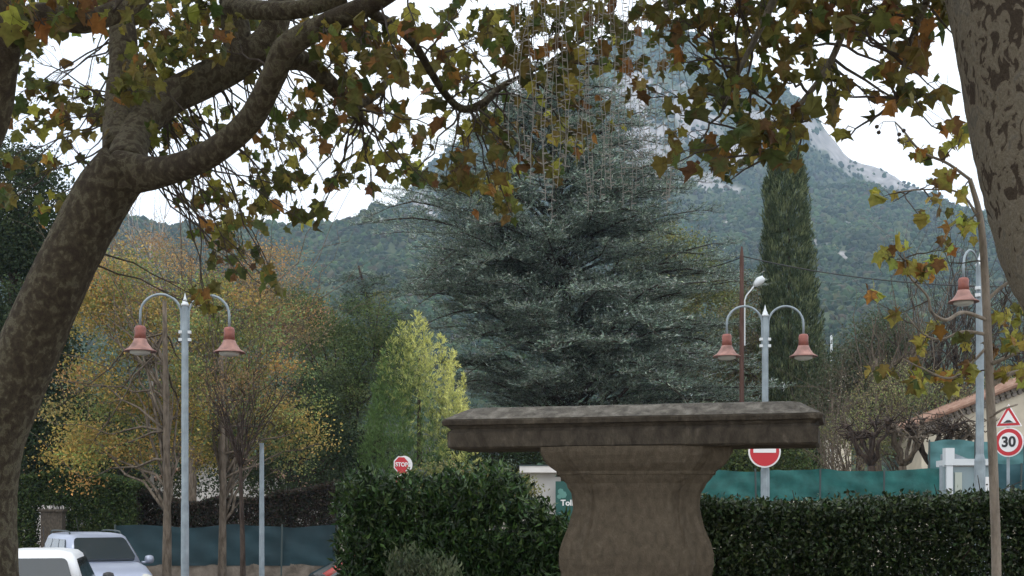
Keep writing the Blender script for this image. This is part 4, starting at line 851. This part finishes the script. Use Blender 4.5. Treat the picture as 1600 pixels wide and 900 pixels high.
# ------------------------------------------------------------------ plane trees close by
LP = [(.17, .17, .045), (.22, .19, .055), (.18, .10, .04), (.36, .19, .05), (.09, .12, .035), (.38, .36, .075)]
def plane(name, label, base, paths, clusters, bark, wts, size=(.15, .21), anchors_from=0, cover=165., twig_r=.006, over=(), leafname='leaves'):
    root = thing(name, label, 'tree', base); g = G(); anc = []
    for pts, rpx, dep in paths:
        q = np.array([P(a, b_, c_) for a, b_, c_ in pts]); rr = np.array(rpx) / F * np.array([c_ for _, _, c_ in pts])
        sp3 = smooth_path(np.c_[q, rr], 8); n = 18 if rr.max() > .08 else 9
        wob = sp3[:, :3] + (smooth_path(rng.normal(size=(len(pts), 3)), 8)) * sp3[:, 3:4] * .05
        g.add(*tube(wob, sp3[:, 3], n, .025)); anc.append(sp3[anchors_from if pts[0][1] > 500 else 0:, :3])
    g.build('trunk', M[bark], root, smooth=True)
    anc = np.concatenate(anc); tw = G(); gl = G(); cen = []; szs = []; dd_ = []
    for (px, py, rx, ry, d) in clusters:
        n = max(2, int(rx * ry / cover * (8. / d) ** 0 + .5)); c0 = P(px, py - ry * .3, d)
        q = rng.normal(size=(n, 3)) * .55; d2 = d + q[:, 1] * .35; pos = np.stack([(px + q[:, 0] * rx - 800) / F * d2, d2, EYE + (800 - (py + q[:, 2] * ry)) / F * d2], -1)
        cen.append(pos)
        a = anc[np.argmin(np.linalg.norm(anc - c0, axis=1) + .4 * rng.random(len(anc)))]
        path = limb(a, c0, .10, 8, .05); tw.add(*tube(path, np.linspace(twig_r * 1.8, twig_r * .6, 8), 5, close=False))
        for p in pos[: min(n, 22)]:
            j = rng.integers(4, 8); p2 = p + [0, 0, .03]; m_ = (path[j] + p2) / 2 + [0, 0, .03]; tw.add(*tube(np.array([path[j], m_, p2]), [twig_r * .45, twig_r * .35, twig_r * .25], 4, close=False))
    for (ex, ey, ez, rx_, ry_, rz_, m_) in over:
        q = rdir(m_) * rng.random((m_, 1)) ** .4 * [rx_, ry_, rz_] + [ex, ey, ez]
        # unseen crown leaves above and behind the camera, added to shade the foreground
        pyy = 800 - (q[:, 2] - EYE) / np.maximum(q[:, 1], .1) * F; pxx = 800 + q[:, 0] / np.maximum(q[:, 1], .1) * F
        q = q[(q[:, 1] < .8) | (pyy < -60) | (pxx < -80) | (pxx > 1760)]; q = q[np.linalg.norm(q - [0, 0, EYE], axis=1) > 2.2]; cen.append(q)
    cen = np.concatenate(cen); n = len(cen); tw.build('twigs', M['twig'], root)
    tip = rdir(n) * .85 + np.array([0, 0, -1.0]); cc = pal(LP, wts, n, .2)
    sz = rng.uniform(size[0], size[1], n) * rng.choice([1, .8, .62], n, p=[.45, .3, .25]); nr = rdir(n) + np.array([0, -.7, 0])
    scatter(PLS, PLSF, cen + np.array([0, 0, .06]), tip, nr, np.stack([sz * rng.uniform(.7, 1.05, n), sz, sz * rng.uniform(-1.2, 3.2, n)], -1), cc, gl); gl.build(leafname, M['leaf'], root); print(name, n)
    return root
def cl(lst, d0, d1):
    return [(a, b_, c_, e, rng.uniform(d0, d1)) for a, b_, c_, e in lst]
trunkL = [(-27, 1120, 8.2), (-27, 900, 8.2), (-25, 780, 8.2), (-14, 690, 8.15), (18, 610, 8.1), (50, 530, 8.05), (86, 450, 8), (122, 380, 8), (158, 310, 8), (196, 262, 7.95)]
pathsL = [(trunkL, [60, 55, 53, 51, 49, 47, 45, 44, 45, 42], 0),
          ([(190, 270, 7.95), (250, 268, 7.85), (322, 244, 7.6), (385, 190, 7.4), (424, 125, 7.2), (450, 75, 7.1), (510, 38, 7), (570, 12, 6.9), (640, -30, 6.8)], [36, 24, 21, 20, 19, 20, 17, 16, 14], 0),
          ([(196, 262, 8.0), (212, 210, 8.3), (260, 160, 8.5), (320, 125, 8.6), (375, 98, 8.6), (420, 60, 8.6), (440, 0, 8.6), (450, -60, 8.6)], [32, 26, 26, 27, 25, 22, 20, 19], 0),
          ([(190, 240, 8.2), (186, 170, 8.5), (192, 90, 8.6), (188, 20, 8.7), (184, -60, 8.7)], [30, 24, 22, 20, 18], 0),
          ([(375, 98, 8.6), (368, 40, 8.6), (360, -40, 8.6)], [24, 22, 20], 0),
          ([(440, 90, 7.15), (480, 98, 7.3), (520, 135, 7.4), (552, 168, 7.6), (565, 190, 7.7)], [22, 15, 13, 11, 8], 0),
          ([(552, 168, 7.6), (590, 145, 7.8), (610, 118, 8)], [8, 7, 5], 0),
          ([(570, 12, 6.9), (640, 60, 7.4), (690, 140, 7.9), (722, 170, 8), (756, 160, 8), (780, 138, 8.1), (816, 118, 8.1), (860, 100, 8.1)], [9, 7, 6, 6, 6, 5, 3, 2], 0),
          ([(360, 12, 8.4), (420, 18, 8), (470, 14, 7.8), (540, -6, 7.8)], [16, 15, 14, 12], 0)]
CL1 = [(60, 20, 70, 36), (150, 22, 70, 36), (230, 18, 60, 40), (300, 25, 50, 38), (60, 66, 35, 30), (45, 92, 24, 22), (185, 60, 34, 34), (215, 110, 45, 50), (255, 60, 45, 45), (300, 60, 48, 38), (340, 35, 40, 36),
       (130, 148, 14, 8), (152, 103, 8, 10), (45, 130, 20, 18), (62, 152, 38, 26), (105, 165, 46, 30), (130, 190, 46, 28), (180, 185, 55, 34), (232, 195, 55, 34), (275, 222, 46, 26), (205, 220, 50, 24),
       (22, 200, 22, 24), (50, 200, 26, 16), (10, 165, 14, 14), (20, 255, 28, 22), (100, 218, 18, 18), (80, 262, 26, 18), (126, 258, 14, 12), (8, 325, 14, 30), (88, 325, 18, 22), (66, 350, 12, 26), (6, 290, 12, 22),
       (300, 85, 38, 36), (340, 82, 30, 30), (372, 92, 34, 34), (270, 95, 36, 34), (262, 130, 28, 22), (385, 60, 34, 22), (310, 190, 36, 16), (350, 186, 26, 14), (300, 212, 26, 20), (395, 30, 30, 20), (455, 62, 22, 18), (200, 150, 40, 30), (230, 140, 30, 26)]
CL2 = [(470, 85, 36, 30), (505, 60, 40, 26), (520, 100, 46, 36), (548, 140, 36, 30), (490, 150, 26, 20), (565, 80, 38, 36), (592, 100, 32, 32), (622, 92, 28, 26), (640, 22, 18, 14), (652, 62, 24, 18), (595, 60, 26, 22), (560, 48, 34, 18), (625, 130, 26, 18), (530, 170, 30, 20)]
CL3 = [(452, 186, 46, 20), (432, 204, 26, 16), (482, 182, 26, 24), (512, 190, 28, 20), (542, 200, 28, 20), (500, 236, 18, 12), (470, 220, 20, 16), (432, 240, 32, 20), (402, 230, 18, 12), (422, 270, 32, 20), (460, 266, 28, 16), (392, 258, 18, 14), (330, 266, 16, 8), (300, 288, 18, 16), (340, 300, 18, 12), (442, 300, 36, 16), (482, 292, 18, 12), (312, 320, 32, 16), (352, 322, 28, 16), (400, 300, 28, 16), (422, 330, 38, 18), (472, 350, 22, 16), (502, 340, 12, 10), (382, 350, 38, 16), (332, 360, 32, 16), (302, 370, 18, 8), (352, 388, 24, 10), (340, 410, 18, 12), (370, 430, 18, 12), (382, 402, 22, 16), (420, 440, 22, 16), (432, 462, 10, 8), (322, 478, 16, 18), (335, 500, 10, 10),
       (560, 216, 28, 22), (602, 200, 28, 22), (622, 232, 36, 26), (652, 222, 26, 20), (572, 250, 26, 16), (612, 266, 28, 16), (652, 266, 22, 12), (642, 290, 36, 12), (540, 270, 18, 12), (512, 300, 18, 10), (552, 290, 28, 14), (582, 300, 12, 10), (520, 225, 22, 12), (480, 245, 24, 12), (620, 180, 26, 14), (590, 168, 24, 14)]
CL4 = [(690, 100, 28, 34), (702, 130, 26, 26), (722, 130, 26, 36), (732, 90, 22, 26), (770, 30, 46, 28), (722, 18, 28, 16), (762, 62, 36, 34), (792, 80, 36, 36), (802, 112, 28, 26), (682, 176, 18, 16), (662, 150, 18, 16), (702, 172, 18, 12), (692, 200, 16, 12), (742, 200, 18, 16), (772, 192, 28, 22), (762, 222, 36, 26), (792, 242, 28, 26), (722, 262, 28, 22), (702, 286, 38, 16), (742, 292, 36, 22), (772, 322, 36, 26), (800, 342, 22, 16), (682, 302, 26, 8), (782, 282, 26, 26), (700, 40, 26, 20), (735, 150, 26, 18),
       (820, 70, 36, 50), (870, 60, 50, 50), (850, 26, 46, 26), (900, 100, 50, 32), (872, 132, 36, 24), (940, 40, 46, 34), (990, 40, 46, 34), (960, 108, 36, 20), (1002, 108, 36, 18), (900, 172, 24, 18), (860, 200, 40, 30), (900, 232, 30, 24), (950, 204, 32, 20), (830, 150, 36, 24), (835, 250, 26, 20), (870, 280, 24, 16), (920, 60, 40, 40)]
rootL = plane('plane_tree', 'large leaning plane tree with a forked mottled trunk at the left', (hx(-27, 8.2), 8.2, 0), pathsL,
      cl(CL1[::2], 8.5, 9.8) + cl(CL1[1::2], 7.4, 9.6) + cl(CL2, 6.6, 8.2) + cl(CL3, 7.6, 9.8) + cl([c for c in CL3 if c[1] > 285], 7.8, 9.4) + cl(CL4, 7.2, 9.2), 'bark_plane', [5, 3, .8, .9, 4.2, 2], size=(.072, .125), anchors_from=44, cover=62., twig_r=.004, over=[(-4, 6, 7.6, 5, 5, 2.6, 17000), (0, 0, 6.5, 6, 5, 2.2, 13000)])
# second plane tree whose limb crosses the top left corner
pathsF = [([(-190, 1100, 6.4), (-180, 800, 6.4), (-150, 500, 6.3), (-80, 300, 6.2), (-20, 190, 6.1), (2, 110, 6), (10, 50, 5.9), (15, -20, 5.9)], [70, 66, 60, 44, 32, 24, 22, 22], 0),
          ([(5, 60, 5.9), (60, 22, 6), (130, 34, 6.1), (200, 8, 6.2), (250, -30, 6.3)], [18, 18, 18, 16, 14], 0)]
plane('plane_tree', 'plane tree at the left frame edge, its dark limb crossing the top corner', (hx(-190, 6.4), 6.4, 0), pathsF, cl([(20, 30, 30, 30), (70, 45, 40, 20), (120, 25, 50, 24), (180, 20, 40, 20), (25, 60, 20, 40), (15, 120, 14, 20)], 5.6, 6.4), 'bark_plane', [4, 4, 3, 1, 3, .5], size=(.08, .12), cover=70., over=[(-6, 2, 6.2, 4, 5, 2.4, 11000)])
# right plane tree, nearest
pathsR = [([(1840, 1390, 5.0), (1830, 1100, 5.0), (1800, 800, 5.0), (1760, 620, 5.0), (1702, 490, 5.0), (1657, 390, 5), (1627, 290, 5), (1602, 170, 5), (1582, 60, 5), (1574, -40, 5), (1565, -160, 5)], [120, 100, 92, 88, 86, 84, 82, 84, 88, 92, 96], 0),
          ([(1600, -40, 5.0), (1500, -110, 5.4), (1380, -120, 5.9), (1240, -80, 6.3), (1120, -40, 6.6), (1040, 10, 6.8)], [60, 50, 40, 30, 22, 10], 0),
          ([(1240, -80, 6.3), (1200, 20, 6.4), (1160, 100, 6.4), (1130, 170, 6.4)], [9, 6, 4, 3], 0),
          ([(1380, -120, 5.9), (1330, 20, 6.1), (1290, 110, 6.2), (1240, 180, 6.2), (1228, 240, 6.2)], [9, 6, 5, 4, 3], 0),
          ([(1500, -110, 5.4), (1440, 20, 5.7), (1410, 110, 5.8), (1400, 160, 5.8)], [8, 6, 4, 3], 0)]
CR = [(1080, 26, 56, 34), (1140, 40, 60, 44), (1200, 40, 60, 46), (1260, 30, 60, 36), (1180, 85, 50, 30), (1120, 85, 50, 34), (1240, 82, 44, 26), (1300, 24, 50, 26), (1350, 30, 50, 32), (1400, 40, 50, 36), (1440, 30, 46, 36), (1100, 128, 36, 30), (1060, 110, 28, 36), (1015, 160, 24, 22), (1130, 176, 34, 30), (1062, 186, 26, 22), (1088, 236, 44, 22), (1150, 206, 26, 30), (1182, 222, 36, 34), (1060, 258, 26, 16), (1108, 270, 38, 16), (1172, 252, 38, 24), (1218, 250, 38, 26), (1210, 200, 34, 34), (1238, 225, 28, 30), (1262, 196, 22, 20), (1292, 158, 32, 34), (1305, 195, 24, 14), (1314, 222, 10, 10), (1282, 118, 24, 18), (1218, 130, 30, 24), (1160, 140, 30, 24),
      (1345, 70, 28, 22), (1402, 96, 46, 32), (1382, 124, 34, 20), (1432, 74, 34, 34), (1372, 168, 34, 16), (1412, 156, 44, 20), (1442, 178, 32, 18), (1466, 150, 16, 22), (1480, 212, 20, 16), (1472, 30, 24, 26), (1490, 60, 12, 20), (1420, 130, 26, 16), (1245, 262, 16, 14), (1135, 290, 14, 10), (1160, 176, 20, 14), (1050, 60, 34, 34), (1320, 60, 26, 14)]
plane('plane_tree', 'near plane tree with flaking beige bark at the right edge', (hx(1840, 5), 5, 0), pathsR, cl(CR, 5.6, 7.0) + cl([(1150, -30, 150, 40), (1350, -40, 150, 40), (1000, -40, 120, 40)], 5.6, 7), 'bark_flaky', [4.5, 3.2, 1.3, .8, 4.5, .9], size=(.07, .118), cover=84., twig_r=.0045, over=[(3.5, 4.5, 6.6, 4.5, 4.5, 2.2, 13000), (4, -3, 5.8, 6, 4, 2.2, 9000)])
# leaning twig with seed balls + pale leaves, from the near plane trunk
tw = plane('young_plane_tree', 'slender young plane tree with yellow green leaves at the right', (hx(1558, 8), 8, 0),
     [([(1558, 1225, 8), (1557, 900, 8), (1553, 760, 8), (1548, 640, 8), (1543, 520, 8), (1538, 420, 8), (1532, 340, 8), (1515, 280, 8)], [8, 7.5, 7.2, 7, 6.5, 6, 5, 3.5], 0),
      ([(1515, 280, 8), (1480, 255, 8), (1440, 237, 8), (1412, 205, 8), (1398, 190, 8)], [2.6, 2.2, 1.9, 1.5, 1], 0),
      ([(1543, 500, 8), (1505, 488, 7.9), (1478, 500, 7.8), (1456, 488, 7.8), (1448, 462, 7.8), (1420, 430, 7.8), (1412, 395, 7.8)], [3, 3, 2.8, 2.4, 2, 1.6, 1], 0),
      ([(1545, 523, 8), (1505, 518, 8), (1470, 530, 8), (1440, 520, 8), (1415, 490, 8)], [3, 2.4, 1.8, 1.4, 1], 0),
      ([(1532, 345, 8), (1500, 302, 8), (1450, 296, 8), (1400, 300, 8)], [2.4, 1.6, 1.2, .8], 0),
      ([(1546, 570, 8), (1570, 560, 7.9), (1600, 545, 7.8)], [3.4, 3, 2.4], 0),
      ([(1549, 602, 8), (1575, 585, 8), (1600, 578, 8), (1640, 560, 8)], [4, 3.6, 3, 2.4], 0),
      ([(1553, 662, 8), (1545, 655, 8), (1566, 640, 7.9), (1590, 632, 7.9)], [2.4, 2.2, 1.8, 1.2], 0),
      ([(1541, 470, 8), (1570, 445, 8), (1610, 425, 8)], [3, 2.6, 2], 0),
      ([(1545, 540, 8), (1490, 590, 8), (1440, 575, 8), (1410, 560, 8)], [2.4, 2, 1.5, 1], 0)],
     cl([(1392, 408, 18, 10), (1420, 430, 26, 10), (1402, 398, 12, 8), (1446, 430, 18, 14), (1462, 418, 14, 12), (1362, 470, 10, 10), (1402, 497, 9, 9), (1482, 392, 18, 12), (1504, 362, 20, 20), (1372, 311, 9, 9), (1396, 318, 8, 8), (1440, 545, 10, 18), (1436, 588, 12, 16), (1386, 592, 24, 7), (1430, 610, 14, 14), (1482, 600, 34, 12), (1512, 590, 18, 10), (1572, 500, 16, 14), (1586, 540, 18, 24), (1572, 590, 14, 10), (1446, 354, 12, 12), (1456, 290, 10, 8), (1482, 288, 14, 10), (1462, 326, 12, 10), (1596, 500, 10, 14), (1412, 232, 8, 8), (1430, 258, 14, 10), (1444, 246, 10, 8), (1500, 230, 14, 20), (1480, 240, 10, 8), (1560, 548, 12, 12), (1470, 520, 16, 10), (1505, 545, 18, 12), (1595, 590, 12, 14), (1500, 310, 10, 8)], 7.6, 8.3),
     'bark_young', [1, 1, .6, 1.2, 1, 6], size=(.078, .12), cover=30., twig_r=.003)
g = G()
for px, py in ((1370, 198), (1373, 207), (1405, 210), (1405, 219), (1412, 204)):
    c = P(px, py, 8); g.add(*lathe([(.002, -.013), (.010, -.009), (.014, 0), (.010, .009), (.002, .013)], c, 10)); g.add(*tube([c, P(1398 if px > 1390 else 1380, 190, 8)], .0015, 4, close=False))
g.add(*tube([P(1380, 190, 8), P(1398, 190, 8)], .002, 4, close=False))
g.build('seed_balls', M['twig'], tw)

# ------------------------------------------------------------------ hanging string lights
root = thing('string_lights', 'curtain of pale hanging fairy light strands in front of the cedar', 'string lights', tuple(P(935, -60, 6.7)))
G().add(*tube(smooth_path([P(780, -70, 6.7), P(860, -50, 6.7), P(940, -45, 6.7), P(1020, -52, 6.7), P(1090, -70, 6.7)], 8), .005, 5)).build('cable', M['string'], root)
for k in range(30):
    px = 800 + k * 9.0 + rng.uniform(-2.5, 2.5); yb = np.interp(px, [800, 860, 920, 1000, 1060], [250, 330, 320, 300, 330]) + rng.uniform(-70, 25); dd = 6.7 + rng.uniform(-.12, .12)
    n = 26; ys = np.linspace(-50, yb, n); xs = px + np.cumsum(rng.normal(size=n)) * .8 + 3 * np.sin(ys / 40 + k); q = np.array([P(a, b_, dd) for a, b_ in zip(xs, ys)]); g = G(); g.add(*tube(q, .0016, 4, close=False))
    for y in np.arange(-20 - rng.uniform(0, 13), yb, 13) + 0.:
        y = y + rng.normal() * 2.5
        x = np.interp(y, ys, xs); c = P(x, y, dd); sd = rng.choice([-1, 1]); az = rng.uniform(-1, 1); e = c + np.array([sd * math.cos(az), math.sin(az), rng.uniform(-.3, .5)]) * .026
        g.add(*tube([c, (c + e) / 2, e], [.0014, .0032, .0026], 5))
    g.build('light_strand', M['string'], root)
